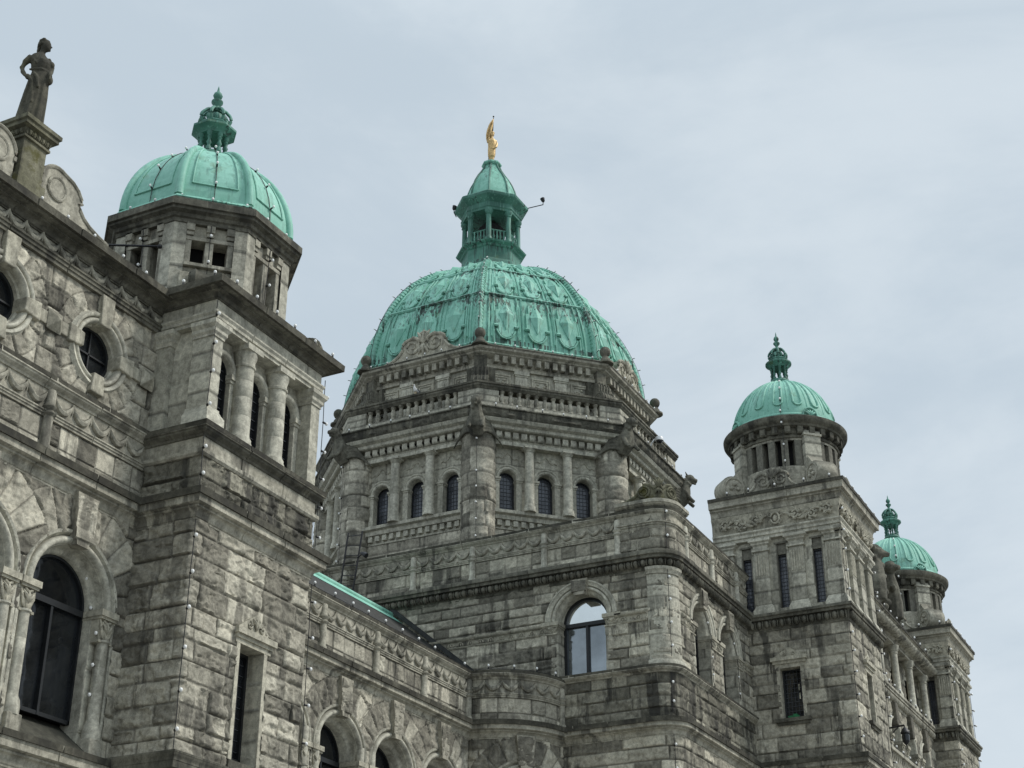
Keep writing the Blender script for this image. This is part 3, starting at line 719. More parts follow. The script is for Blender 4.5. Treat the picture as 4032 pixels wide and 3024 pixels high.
window(ct, f1, wc, .33, 9.14, 7.35, .34, 'glass', False, False, .055, (4, 10), arched=False, name='narrow_window')
# loggia
fs = FX(X0)
a = MB()
pier = Path([(X0, Y0 + .43), (X0, Y0), (X0 + .27, Y0), (X0 + .27, Y0 + .4)]); rockwall(a, pier, 0, pier.total, 12.82, 14.20, .05, 21, 'smooth', chrow=[.30, .38, .36, .34], bl=(3, 4))
pr_ = Path([(X0 + .0, 16.2), (X0 + .0, 15.86), (X0 + .12, 15.86)]); rockwall(a, pr_, 0, pr_.total, 12.45, 14.22, .05, 22, 'smooth', chrow=[.45, .38, .36, .43], bl=(3, 4))
rc_ = Path([(X0 + .12, 15.86), (X0 + .12, 15.36)]); rockwall(a, rc_, 0, rc_.total, 12.45, 14.46, .05, 23, 'smooth', chrow=[.6, .42, .42, .42], bl=(3, 4))
pr2 = Path([(X1 - .27, 15.35), (X1 - .27, Y0), (X1, Y0), (X1, 18.3)]); rockwall(a, pr2, 0, pr2.total, 12.45, 14.2, .05, 24, 'smooth', chrow=[.42, .4, .4, .38], bl=(3, 4))
a.build('pier_ashlar', 'ashlar', ct)
a = MB(); mould(a, pier, [(-.02, 12.45), (.10, 12.48), (.10, 12.68), (.06, 12.74), (.03, 12.80), (.03, 12.84), (-.02, 12.84)])
for q in (pier, pr_, pr2): mould(a, q, [(-.02, 14.16), (.02, 14.16), (.02, 14.20), (.05, 14.24), (.05, 14.30), (.10, 14.36), (.10, 14.44), (-.02, 14.44)])
a.build('pier_capital', 'trim_light', ct, smooth=35)
fl = FY(15.25); a = MB(); bc = [18.84, 19.83, 20.80]
pb = Path([(X0 + .27, 15.25), (X1 - .27, 15.25)])
rockwall(a, pb, 0, pb.total, 12.45, 14.46, .03, 25, 'smooth', chrow=[.4, .4, .45, .76], bl=(1.0, 1.0), holes=[h for x in bc for h in (('a', x - X0 - .27, 13.86, .37), ('r', x - X0 - .27 - .27, x - X0 - .27 + .27, 12.4, 13.88))])
a.build('loggia_wall', 'ashlar', ct)
for x in bc:
    b = MB(); ring(b, fl, arch_out(x, .24, 13.86, 13.86, 18), [(0, -.4), (0, .0), (.02, .04)] + roll(.03, .14, .04, .04) + [(.15, .03), (.16, -.02)]); b.build('archivolt', 'trim_light', ct, smooth=50)
    for s in (-1, 1):
        u0, u1 = sorted((x + s * .24, x + s * .385)); u0 = max(u0, X0 + .275); u1 = min(u1, X1 - .275)
        b = MB(); b.box(fl, u0, u1, 12.45, 13.70, -.4, .04); b.box(fl, u0 - .012, u1 + .012, 13.70, 13.76, -.4, .06); b.box(fl, u0 - .024, u1 + .024, 13.76, 13.86, -.4, .09); b.build('impost', 'trim_light', ct, bevel=.006)
    window(ct, fl, x, .25, 13.86, 12.5, .10, 'glass', False, False, .035, (3, 9))
q = np.array(ORG[ct.name]); b = MB(); r = .178; z0 = 12.48
b.lathe(q[0], q[1], [(r * 1.3, z0 + q[2]), (r * 1.3, z0 + .12), (r * 1.2, z0 + .16), (r * 1.22, z0 + .20), (r * 1.05, z0 + .25), (r * 1.02, z0 + .28), (r, z0 + .30), (r, z0 + .62), (r * .985, z0 + .625), (r, z0 + .63), (r * .99, z0 + .98), (r * .97, z0 + .985), (r * .99, z0 + .99), (r * .97, z0 + 1.30), (r * .955, z0 + 1.305), (r * .97, z0 + 1.31), (r * .95, z0 + 1.56), (r * 1.08, z0 + 1.57), (r * 1.12, z0 + 1.60), (r * 1.0, z0 + 1.62), (r * 1.0, z0 + 1.70), (r * 1.16, z0 + 1.78), (r * 1.2, z0 + 1.86)], 32)
w = .225; b.hprism([(q[0] - w, q[1] - w), (q[0] + w, q[1] - w), (q[0] + w, q[1] + w), (q[0] - w, q[1] + w)], z0 + 1.86, z0 + 1.97)
o = b.build('column', 'trim_light', ct, smooth=40); copies(o, [(19.335 - q[0], 15.12 - q[1], 0), (20.315 - q[0], 15.12 - q[1], 0)], ct)
a = MB(); mould(a, tp, [(-.45, 14.44), (.0, 14.44), (.0, 14.50), (.03, 14.51), (.03, 14.56), (.06, 14.60), (.06, 14.63), (-.02, 14.65), (-.05, 14.65)], dz=.003); a.build('architrave', 'trim_light', ct, smooth=35)
a = MB(); rockwall(a, tp, 0, tp.total, 14.62, 14.96, .05, 26, 'smooth', chrow=[.36], bl=(.7, 1.2)); a.build('frieze', 'ashlar', ct)
a = MB(); mould(a, tp, cornice(14.86, 15.13, .30), dz=.004); a.build('crown_cornice', 'trim_dark', ct, smooth=35); cap(ct, tp, 15.13, .30, .13, .008)
a = MB(); a.hprism([(X0 + .5, Y0 + .9), (X1 - .02, Y0 + .9), (X1 - .02, 18.4), (X0 + .5, 18.4)], 11, 15.1); a.hprism([(X0 + .02, Y0 + .5), (X1 - .02, Y0 + .5), (X1 - .02, 18.4), (X0 + .02, 18.4)], 0, 11.3)
a.hprism([(X0 - .2, Y0 - .2), (X1 + .2, Y0 - .2), (X1 + .2, 18.4), (X0 - .3, 18.4)], 15.06, 15.13); a.hprism([(X0, Y0 + .02), (X1, Y0 + .02), (X1, Y0 + .5), (X0, Y0 + .5)], 12.2, 12.46); a.hprism([(X0 + .02, Y0 + .02), (X1 - .02, Y0 + .02), (X1 - .02, 18.4), (X0 + .02, 18.4)], 14.46, 14.9)
a.build('inner_wall', 'trim_dark', ct)
# octagonal drum
ox, oy = 20.0, 16.93; W = 1.62
po = Path(octo(ox, oy, W), True)
a = MB(); a.hprism(octo(ox, oy, W - .42)[::1], 15.0, 17.2); a.build('drum_core', 'void', ct)
side = 2 * W * tan(pi / 8)
for k in range(8):
    fo = octface(ox, oy, W, k); h = side / 2
    if k in (3, 4, 5, 6): 
        a = MB(); a.box(fo, -h, h, 15.0, 16.95, -.2, 0); a.build('drum_wall', 'trim', ct); continue
    a = MB()
    rockwall(a, fo, -h, -h + .235, 15.10, 16.98, .06, 30 + k, 'smooth', ch=(.4, .5), bl=(2, 3)); rockwall(a, fo, h - .235, h, 15.10, 16.98, .06, 50 + k, 'smooth', ch=(.4, .5), bl=(2, 3))
    a.build('corner_pier', 'ashlar', ct)
    a = MB(); i = h - .235
    a.box(fo, -i - .01, i + .01, 16.62, 16.70, -.35, -.03)        # lintel
    a.box(fo, -i - .01, i + .01, 16.70, 16.98, -.35, -.07)
    for x in (-i + .07, 0, i - .07):
        a.box(fo, x - .075, x + .075, 16.80, 16.975, -.1, .02); a.box(fo, x - .065, x + .065, 16.72, 16.80, -.1, -.01)
    zb = 16.05 if k == 1 else 15.12
    for x in (-i, i): a.box(fo, x - .11 if x > 0 else x, x if x > 0 else x + .11, zb, 16.62, -.35, -.04)
    a.box(fo, -.075, .075, zb, 16.62, -.35, -.05)
    a.box(fo, -i, i, 15.0, zb + .0, -.38, -.06)
    if k == 1:
        a.box(fo, -i, i, zb, zb + .07, -.3, .03)
    a.build('slotted_opening', 'trim', ct, bevel=.008)
fo = octface(ox, oy, W, 1)
a = MB()
c = fo.P(np.array([0.]), 15.66, 0.10)[0]; t = fo.uu
P = [(*(c[:2] + t * s), 15.68) for s in np.linspace(-.30, .30, 9)]; a.tube(P, [.19, .24, .20, .18, .17, .18, .20, .24, .19], 18)
for s in (-1, 1):
    e = c[:2] + t * s * .31; ff = Fr(e[0], e[1], *( -fo.nn * s)); 
    for rr in (.15, .08): cc = np.array(arch_out(0, rr, 15.68, 0, 12, True)); a.tube(ff.P(cc[:, 0], cc[:, 1], np.zeros(len(cc))), .018, 5)
a.build('scroll_bolster', 'trim_dark', ct, smooth=50)
a = MB()
for s in (-1, 1): a.prism(fo, [(s * .36 - .13, 15.4), (s * .36 + .13, 15.4), (s * .36 + .14, 15.9), (s * .36 - .14, 15.9)], -.2, .05)
a.build('shield_block', 'carved', ct, bevel=.02)
a = MB(); mould(a, po, [(-.3, 16.94), (.02, 16.94), (.02, 17.02), (.06, 17.04), (.08, 17.10), (.16, 17.14), (.16, 17.19), (.21, 17.20), (.21, 17.34), (.17, 17.37), (-.2, 17.42)]); a.hprism(octo(ox, oy, W - .1), 16.95, 17.42)
a.build('eave_cornice', 'trim_dark', ct, smooth=30)
# ribbed dome
def dome_pts(R0, zb, H, k=18, p=2.0, q=2.0, top=.985):
    th = np.linspace(0, np.arcsin(top), k); return [(R0 * cos(x) ** (2 / q), zb + H * sin(x) ** (2 / p)) for x in th]
prof = [(1.74, 17.42), (1.74, 17.56)] + [(r, z) for r, z in dome_pts(1.70, 17.56, 1.86)]
a = MB(); A = np.zeros((8, len(prof), 3))
for k in range(8):
    an = pi + (k - .5) * pi / 4
    for j, (r, z) in enumerate(prof): A[k, j] = (ox + r * cos(an), oy + r * sin(an), z)
a.grid(A, close_u=True); dm = a.build('copper_dome', 'copper_clean', ct)
for k in range(8):
    an = pi + (k - .5) * pi / 4; P = [(ox + r * 1.0 * cos(an), oy + r * 1.0 * sin(an), z) for r, z in prof[2:]]
    b = MB(); b.tube(P, list(np.linspace(.085, .06, len(P))), 8); b.build('rib', 'copper_clean', dm, smooth=60)
    fo = octface(ox, oy, 1, k)
    def sp(s, j, n=0):
        r, z = prof[j]; ra = r * cos(pi / 8); hs_ = r * sin(pi / 8)
        c = np.array([ox, oy]) + fo.nn * (ra + n) + fo.uu * (hs_ * s); return (c[0], c[1], z + n * .5)
    b = MB()
    for s in (-.66, .66): b.tube([sp(s, j, .01) for j in range(4, len(prof) - 2)], .018, 6)
    b.tube([sp(s, 4, .01) for s in np.linspace(-.66, .66, 5)], .018, 6)
    b.build('panel_border', 'copper_clean', dm, smooth=60)
b = MB(); pq = Path(octo(ox, oy, 1.60), True); mould(b, pq, [(0, 17.42), (.05, 17.43), (.08, 17.47), (.05, 17.52), (-.1, 17.56)]); b.build('dome_kerb', 'copper', dm, smooth=50)
def cupola(th, x, y, zb, s, octg=True, mat='copper_dark', rs=1.1):
    """little open lantern: ring base, balusters, eave, crown of ribs and finial. s = scale"""
    Z = lambda h: zb + h * s
    seg = 8 if octg else 28; a0 = pi / 8 if octg else 0
    a = MB(); a.lathe(x, y, [(.40 * s * rs, Z(-.12)), (.42 * s * rs, Z(0)), (.40 * s * rs, Z(.05)), (.34 * s * rs, Z(.09)), (.36 * s * rs, Z(.15)), (.33 * s * rs, Z(.19)), (.30 * s * rs, Z(.24))], seg, a0=a0)
    root = a.build('cupola', mat, th)
    for i in range(8):
        an = pi / 8 + i * pi / 4; px, py = x + .27 * s * rs * cos(an), y + .27 * s * rs * sin(an)
        b = MB(); b.lathe(px, py, [(.055 * s * rs, Z(.22)), (.055 * s * rs, Z(.30)), (.03 * s * rs, Z(.33)), (.035 * s * rs, Z(.36)), (.055 * s * rs, Z(.42)), (.03 * s * rs, Z(.48)), (.028 * s * rs, Z(.52)), (.05 * s * rs, Z(.56)), (.03 * s * rs, Z(.59)), (.055 * s * rs, Z(.63)), (.06 * s * rs, Z(.70))], 8)
        b.build('baluster', mat, root, smooth=50)
    b = MB(); b.lathe(x, y, [(.12 * s * rs, Z(.69)), (.33 * s * rs, Z(.69)), (.35 * s * rs, Z(.74)), (.42 * s * rs, Z(.78)), (.47 * s * rs, Z(.82)), (.47 * s * rs, Z(.87)), (.40 * s * rs, Z(.91)), (.30 * s * rs, Z(.95)), (.1 * s * rs, Z(.96))], seg, a0=a0)
    b.lathe(x, y, [(.30 * s * rs, Z(.94)), (.33 * s * rs, Z(1.0)), (.30 * s * rs, Z(1.04)), (.1 * s * rs, Z(1.05))], seg, a0=a0)
    b.build('lantern_eave', mat, root, smooth=40)
    b = MB()
    for i in range(8):
        an = pi / 8 + i * pi / 4; t = np.linspace(0, 1, 12)
        r = (.27 + .06 * np.sin(pi * np.minimum(t * 1.4, 1))) * np.where(t < .55, 1, np.sqrt(np.clip(1 - ((t - .55) / .47) ** 2, 0.02, 1))); z = 1.0 + .44 * t
        b.tube(np.c_[x + r * s * rs * np.cos(an), y + r * s * rs * np.sin(an), zb + z * s], .038 * s, 6)
    b.ball((x, y, Z(1.18)), (.19 * s, .19 * s, .19 * s), 12)
    for i in range(8):
        an = i * pi / 4; b.ball((x + .24 * s * cos(an), y + .24 * s * sin(an), Z(1.14)), (.05 * s, .05 * s, .09 * s), 8)
    b.build('crown', mat, root, smooth=60)
    b = MB(); b.lathe(x, y, [(.13 * s * rs, Z(1.36)), (.15 * s * rs, Z(1.42)), (.08 * s * rs, Z(1.46)), (.05 * s * rs, Z(1.52)), (.06 * s * rs, Z(1.56)), (.12 * s * rs, Z(1.63)), (.12 * s * rs, Z(1.67)), (.04 * s * rs, Z(1.68)), (.04 * s * rs, Z(1.72)), (.08 * s * rs, Z(1.76)), (.10 * s * rs, Z(1.82)), (.08 * s * rs, Z(1.88)), (.03 * s * rs, Z(1.93)), (.022 * s * rs, Z(2.0)), (.005, Z(2.08))], 14)
    b.build('finial', mat, root, smooth=60)
    return root
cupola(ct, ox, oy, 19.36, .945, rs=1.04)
# far-side and front scroll gablets on the crown cornice
fb = FX(X1 + .2)
def gablet(th, fr, uc, z0, w, h, n0, n1, mat='trim_dark', name='scroll_gablet'):
    a = MB(); L = [(-1, 0), (-.86, .05), (-.66, .16), (-.52, .33), (-.44, .52)]
    L += [(-.24 + .22 * cos(x), .62 + .25 * sin(x)) for x in np.linspace(pi, .3 * pi, 7)] + [(-.06, 1.0), (0, 1.04)]
    O = [(uc + x * w, z0 + z * h) for x, z in L] + [(uc - x * w, z0 + z * h) for x, z in L[::-1][1:]]
    a.prism(fr, O[::-1], n0, n1)
    T = np.array(O); a.tube(fr.P(T[:, 0], T[:, 1], np.full(len(T), n1)), .035 * h / .6, 6)
    for s in (-1, 1):
        curl(a, fr, uc + s * .24 * w, z0 + .55 * h, .19 * w, 1.6, s, pi / 2, .022 * h / .5, n1 + .015)
    palm(a, fr, uc, z0 + .62 * h, .5 * h, n1 + .01, 5, .028 * h / .6); palm(a, fr, uc, z0 + .6 * h, -.4 * h, n1 + .01, 3, .028 * h / .6)
    return a.build(name, mat, th, smooth=40)
a = MB(); frs = FX(21.55)
O = [(-16.9, 15.1), (-15.35, 15.1)] + [(-15.42 + .24 * cos(x), 15.60 + .24 * sin(x)) for x in np.linspace(-.4, pi * .75, 9)] + [(-15.72, 15.66), (-15.9, 15.72), (-16.1, 15.9), (-16.2, 16.1), (-16.2, 16.25), (-16.4, 16.25), (-16.9, 16.25)]
a.prism(frs, O, -.22, .0); T = np.array(O[2:]); a.tube(frs.P(T[:, 0], T[:, 1], np.full(len(T), -.1)), .04, 6); a.build('gable_scroll', 'trim_dark', ct, smooth=40)
a = MB(); g = octface(ox, oy, W, 0).P(np.array([.45, -.95]), np.array([16.42, 16.66]), np.array([.06, .42]))
a.tube(g, .022, 8); e = octface(ox, oy, W, 0).P(np.array([-.95, -.95, -.80]), np.array([16.66, 16.55, 16.45]), np.array([.42, .3, .05])); a.tube(e, .018, 6)
a.ball(g[0], .045); a.ball(g[1], .035); a.build('iron_rod', 'iron', ct, smooth=50)
# ------------------------------------------------------------------ gallery wing with curved corner bay
ga = thing('arcaded_gallery', 'low arcaded stone gallery with a curved corner bay and copper roof ridge', 'building', (28, 18, 0))
tcx, tcy, tr = 34.78, 18.10, 1.80
gp = Path([(21.7, 18.0), (33.0, 18.0)] + arc(tcx, tcy, tr, pi + .13, 1.5 * pi, 18))
GX = [25.17, 27.32, 29.50, 31.65]; ut = 11.3 + (gp.total - 11.3) * .52
a = MB(); hs = []
for x in GX: hs += arch_holes(x - 21.7, 9.3, 8.0)
hs += [('a', ut, 9.3, 1.02), ('r', ut - 1.02, ut + 1.02, 8, 9.31)]
rockwall(a, gp, 1.5, gp.total, 8.6, 10.96, .030, 61, 'rock', ch=(.26, .38), bl=(.4, .8), amp=.06, holes=hs, arches=[(x - 21.7, 9.3, 1.02, 1.62, 11) for x in GX] + [(ut, 9.3, 1.02, 1.6, 11)])
a.build('rock_faced_wall', 'rock', ga, smooth=60)
g18 = FY(18.0)
for i, x in enumerate(GX):
    roman_arch(ga, g18, x, z0=8.6, seed=70 + i * 11); window(ga, g18, x, .72, 9.3, 8.6, .5, 'glass')
roman_arch(ga, gp, ut, z0=8.8, seed=130, jambs=False, hw=.72); window(ga, gp, ut, .72, 9.3, 8.8, .45, 'glass')
a = MB(); mould(a, gp, cornice(10.83, 11.27, .25)); a.build('main_cornice', 'trim', ga, smooth=35); cap(ga, gp, 11.27, .25, .12)
parapet(ga, gp, 11.27, [x - 21.7 for x in (24.15, 26.40, 28.57, 30.72, 32.90)] + [gp.total - .08], 66, .032, h=1.26)
a = MB(); mould(a, gp, [(0, 0), (0, 8.6), (-.05, 8.6)]); a.build('lower_wall', 'trim', ga)
a = MB(); a.hprism([(21.7, 18.7), (34.2, 18.7), (34.2, 26), (21.7, 26)], 0, 12.3); a.hprism([(33.7, 17.6), (34.6, 16.9), (34.6, 20), (33.7, 20)], 0, 12.3); a.hprism([(21.7, 18.1), (34.5, 18.1), (34.5, 18.8), (21.7, 18.8)], 11.1, 12.45); a.build('inner_wall', 'void', ga)
# ribbed lean-to roof with copper ridge
fa = Fr(0, 18.25, 1, 0); a = MB()
for i in range(34):
    x = 21.9 + i * .375
    if x > 34.6: break
for j in range(26):
    t0, t1 = j / 26, (j + 1) / 26; f = lambda t: (18.22 + t * 3.2, 12.50 + t * 2.46)
    (y0, z0), (y1, z1) = f(t0), f(t1)
    for (ya, za, yb, zb) in ((y0, z0, y0 + .3 * (y1 - y0), z0 + .075 + .3 * (z1 - z0)), (y0 + .3 * (y1 - y0), z0 + .075 + .3 * (z1 - z0), y1, z1)):
        a.add([[21.6, ya, za], [34.77, ya, za], [34.77, yb, zb], [21.6, yb, zb]], [[0, 1, 2, 3]])
a.build('ribbed_roof', 'roof', ga)
a = MB(); a.tube([(21.6, 21.42, 15.03), (34.7, 21.42, 15.03)], .10, 8); a.tube([(21.6, 21.28, 14.87), (34.7, 21.28, 14.87)], .06, 6); a.add([[21.6, 21.0, 14.72], [34.7, 21.0, 14.72], [34.7, 21.42, 15.06], [21.6, 21.42, 15.06]], [[0, 1, 2, 3]])
a.build('copper_ridge', 'copper_clean', ga, smooth=50)
a = MB(); a.wedge(FX(34.74), [(-21.5, 15.2), (-18.3, 12.6), (-18.3, 12.75), (-21.5, 15.36)], [(-21.5, 15.2), (-18.3, 12.6), (-18.3, 12.75), (-21.5, 15.36)], -.05, .05); a.build('roof_flashing', 'roof', ga)

# ------------------------------------------------------------------ central block
cb = thing('central_block', 'stone block with rounded corner and one large pale arched window below the main dome', 'building', (38, 16, 0))
XM, YM = 34.78, 13.25
RC = .50
cp = Path([(XM, 26.0), (XM, YM + RC)] + arc(XM + RC, YM + RC, RC, pi, 1.5 * pi, 10)[1:] + [(40.84, YM)])
cp.sharp[:] = False; cp.sharp[0] = False
fm, ff = FX(XM), FY(YM); uA = 26 - YM - RC + RC * pi / 2
fu = lambda x: uA + x - XM - RC
WX = [36.95, 39.02]; WY = 15.71
a = MB()
hl = [('a', 26 - WY, 14.12, .99), ('r', 26 - WY - .72, 26 - WY + .72, 12.6, 14.13)] + [h for x in WX for h in (('a', fu(x), 14.07, .93), ('r', fu(x) - .68, fu(x) + .68, 12.6, 14.08))]
rockwall(a, cp, 3.6, cp.total, 12.62, 15.20, .032, 81, 'rock', ch=(.24, .34), bl=(.45, 1.0), amp=.05, holes=hl)
rockwall(a, cp, 8.6, cp.total, 7.0, 10.90, .036, 83, 'rock', ch=(.28, .36), bl=(.6, 1.2), amp=.055)
a.build('rock_faced_wall', 'rock_far', cb, smooth=60)
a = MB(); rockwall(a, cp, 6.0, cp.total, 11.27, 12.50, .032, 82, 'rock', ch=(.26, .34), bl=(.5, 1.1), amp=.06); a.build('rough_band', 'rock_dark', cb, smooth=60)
a = MB(); mould(a, cp, [(0, 0), (0, 7.02), (-.05, 7.02)], dn=-.01); a.build('lower_wall', 'trim', cb)
a = MB(); mould(a, cp, cornice(10.86, 11.29, .25), dz=.004); a.build('main_cornice', 'trim', cb, smooth=35); cap(cb, cp, 11.29, .25, .12, .004)
a = MB(); mould(a, cp, ledge(12.44, 12.62, .14), dz=.004); a.build('sill_course', 'trim', cb, smooth=35); cap(cb, cp, 12.62, .14, .06, .008)
egg_band(cb, cp, 15.17, 15.38, 15.59, .24, .20, 'trim_dark')
parapet(cb, cp, 15.58, [26 - y for y in (23.0, 20.75, 18.9, 16.74, 14.62)] + [fu(35.95), fu(37.9), fu(39.9)], 86, .04, rock='rock_far', start=2.0, h=1.22)
# band of small palmettes at arch springing
a = MB()
for (fr, u0, u1) in ((cp, 3.0, 26 - WY - .95), (cp, 26 - WY + .95, 12.1), (cp, uA + .1, fu(WX[0]) - .88), (cp, fu(WX[0]) + .88, fu(WX[1]) - .88), (cp, fu(WX[1]) + .88, cp.total)):
    sp_ = Path([fr.P(np.array([u]), 0)[0][:2] for u in (u0, u1)]) if abs(u1 - u0) > .05 else None
    if sp_ is None: continue
    mould(a, sp_, [(-.05, 13.80), (.03, 13.80), (.05, 13.83), (.02, 13.86), (.03, 13.98), (.08, 14.0), (.10, 14.03), (.10, 14.07), (-.05, 14.08)])
    m = max(1, int(sp_.total / .30))
    for i in range(m):
        u = (i + .5) * sp_.total / m; cc = np.array([(u + .075 * cos(x), 13.87 + .09 * sin(x)) for x in np.linspace(0, pi, 7)]); a.tube(sp_.P(cc[:, 0], cc[:, 1], np.full(7, .045)), .016, 5); a.ball(sp_.P(np.array([u]), 13.90, .04)[0], (.02, .02, .045), 6)
a.build('palmette_band', 'carved', cb, smooth=50)
def main_window(th, fr, uc, zs, R, hw, z0, dep, seed, pane):
    b = MB(); prof = [(0, -dep - .1), (0, -.12), (.03, -.08), (.10, -.05)] + roll(.10, .20, -.03, .06) + [(.21, 0), (.22, .03), (.30, .05), (.31, .07), (R - hw - .01, .07), (R - hw, -.03)]
    ring(b, fr, arch_out(uc, hw, zs, zs, 26), prof); b.build('archivolt', 'trim_light', th, smooth=40)
    for s in (-1, 1):
        u0, u1 = sorted((uc + s * hw, uc + s * (hw + .20)))
        jp = Path([fr.P(np.array([u]), 0, n)[0][:2] for u, n in (((u0, .015), (u1, .015), (u1, -dep)) if s < 0 else ((u0, -dep), (u0, .015), (u1, .015)))])
        b = MB(); rockwall(b, jp, 0, jp.total, z0, zs - .27, .05, seed + s, 'smooth', ch=(.26, .34), bl=(.3, .6)); b.build('jamb', 'ashlar', th)
        u0, u1 = sorted((uc + s * hw, uc + s * (R + .05))); capital(th, fr, u0, u1, zs + .0, .30, -dep, .04)
    b = MB(); b.wedge(fr, [(uc - .14, zs + R - .40), (uc + .14, zs + R - .40), (uc + .24, 15.14), (uc - .24, 15.14)], [(uc - .14, zs + R - .42), (uc + .14, zs + R - .42), (uc + .24, 15.14), (uc - .24, 15.14)], -.2, .14); 
    rockwall(b, fr, uc - .20, uc + .20, zs + R - .36, 15.12, .035, seed + 5, 'rock', ch=(3, 4), bl=(2, 3), amp=.05, n0=.135); b.build('keystone', 'rock', th)
    return window(th, fr, uc, hw + .01, zs, z0, dep - .03, pane, ft=.085)
main_window(cb, fm, -WY, 14.12, 1.02, .66, 12.62, .42, 90, 'glass_blind')
for i, x in enumerate(WX): main_window(cb, ff, x, 14.07, .96, .58, 12.62, .42, 94 + i * 4, 'glass')
# quarter-round corner pilaster
a = MB(); cq = Path([(XM, 13.86)] + arc(XM + RC, YM + RC, RC, pi + .05, 1.5 * pi - .05, 8) + [(35.34, YM)]); cq.sharp[:] = False
rockwall(a, cq, 0, cq.total, 12.72, 15.02, .045, 99, 'smooth', ch=(.3, .38), bl=(.8, 1.6), n0=.03); a.build('corner_pilaster', 'ashlar', cb)
a = MB(); mould(a, cq, [(-.02, 12.6), (.13, 12.62), (.13, 12.70), (.09, 12.76), (.05, 12.78)]); mould(a, cq, [(-.02, 15.0), (.06, 15.0), (.07, 15.05), (.12, 15.10), (.13, 15.17), (-.02, 15.2)]); a.build('pilaster_capital', 'trim_light', cb, smooth=35)
# raised corner of the parapet with scrolls
i0, i1 = 26 - 14.62, fu(35.93)
pc = Path([cp.P(np.array([i0]), 0)[0][:2], (XM, YM + RC)] + arc(XM + RC, YM + RC, RC, pi, 1.5 * pi, 10)[1:] + [cp.P(np.array([i1]), 0)[0][:2]]); pc.sharp[:] = False
a = MB(); mould(a, pc, [(-.3, 15.64), (.05, 15.64), (.05, 16.9), (-.3, 16.9)]); rockwall(a, pc, 0, pc.total, 15.66, 16.28, .04, 101, 'rock', ch=(.28, .34), bl=(.5, .9), amp=.05, n0=.05); rockwall(a, pc, 0, pc.total, 16.40, 16.80, .05, 102, 'smooth', ch=(.4, .5), bl=(.5, .7), n0=.05)
a.build('corner_pedestal', 'rock_far', cb, smooth=50)
a = MB(); mould(a, pc, fascia(16.26, 16.40, .13)); mould(a, pc, ledge(16.78, 17.0, .20)); a.build('pedestal_moulding', 'trim', cb, smooth=35)
a = MB(); Lp = pc.total; O = [(.02, 17.0), (.3, 17.05), (.55, 17.15), (.72, 17.32), (.85, 17.45), (.97, 17.42), (1.06, 17.32), (1.12, 17.40), (1.16, 17.62)]
Lm = Lp / 2; k = Lm / 1.16; O = [(x * k, z) for x, z in O]; O2 = [(Lp - x, z) for x, z in O[::-1]]
bt = O + O2
for (ua, za), (ub, zb) in zip(bt[:-1], bt[1:]):
    a.wedge(pc, [(ua, 16.98), (ub, 16.98), (ub, zb), (ua, za)], [(ua, 16.98), (ub, 16.98), (ub, zb), (ua, za)], -.10, .06)
T = np.array(bt); a.tube(pc.P(T[:, 0], T[:, 1], np.full(len(T), .05)), .05, 7)
for s in (-1, 1):
    for rr, th_ in ((.15, .03), (.09, .02)):
        cc = np.array(arch_out(Lm + s * .36, rr, 17.24, 0, 12, True)); a.tube(pc.P(cc[:, 0], cc[:, 1], np.full(len(cc), .08)), th_, 6)
palm(a, pc, Lm, 17.34, .27, .07, 5, .022, .5); palm(a, pc, Lm, 17.34, -.20, .07, 3, .022)
a.build('mossy_scroll', 'trim_moss', cb, smooth=45)
a = MB(); a.hprism([(XM + .75, 13.95), (35.5, 13.9), (53, 13.9), (53, 38), (XM + .75, 38)], 0, 15.7); a.hprism([(XM + .05, 14.3), (XM + .9, 14.3), (XM + .9, 38), (XM + .05, 38)], 15.3, 16.1)
a.hprism([(35.6, YM + .1), (44, YM + .1), (44, 14), (35.6, 14)], 15.2, 16.1)
a.build('inner_wall', 'void', cb)

# ------------------------------------------------------------------ domed tower
cx, cy = 48.0, 25.17
dt = thing('domed_tower', 'large octagonal stone tower with arched leaded windows and panelled green copper dome', 'tower', (cx, cy, 0))
W = 5.85; t8 = tan(pi / 8); po = Path(octo(cx, cy, W), True)
VIS = (7, 0, 1, 2, 3)
a = MB(); rockwall(a, po, 0, po.total, 15.6, 20.52, .06, 120, 'rock', ch=(.26, .40), bl=(.6, 1.3), amp=.05); a.build('rock_faced_wall', 'rock', dt, smooth=60)
a = MB(); a.hprism(octo(cx, cy, W - .55)[::-1][::-1], 15, 27.0); a.build('inner_wall', 'void', dt)
a = MB(); mould(a, po, [(-.05, 20.50), (.04, 20.50), (.04, 20.56), (.02, 20.58), (.02, 20.80), (.16, 20.82), (.18, 20.90), (.18, 20.96), (.30, 21.0), (.32, 21.10), (-.1, 21.13)]); a.build('sill_course', 'trim_light', dt, smooth=30)
WA = W - .02; pw = Path(octo(cx, cy, WA), True); sd = 2 * WA * t8
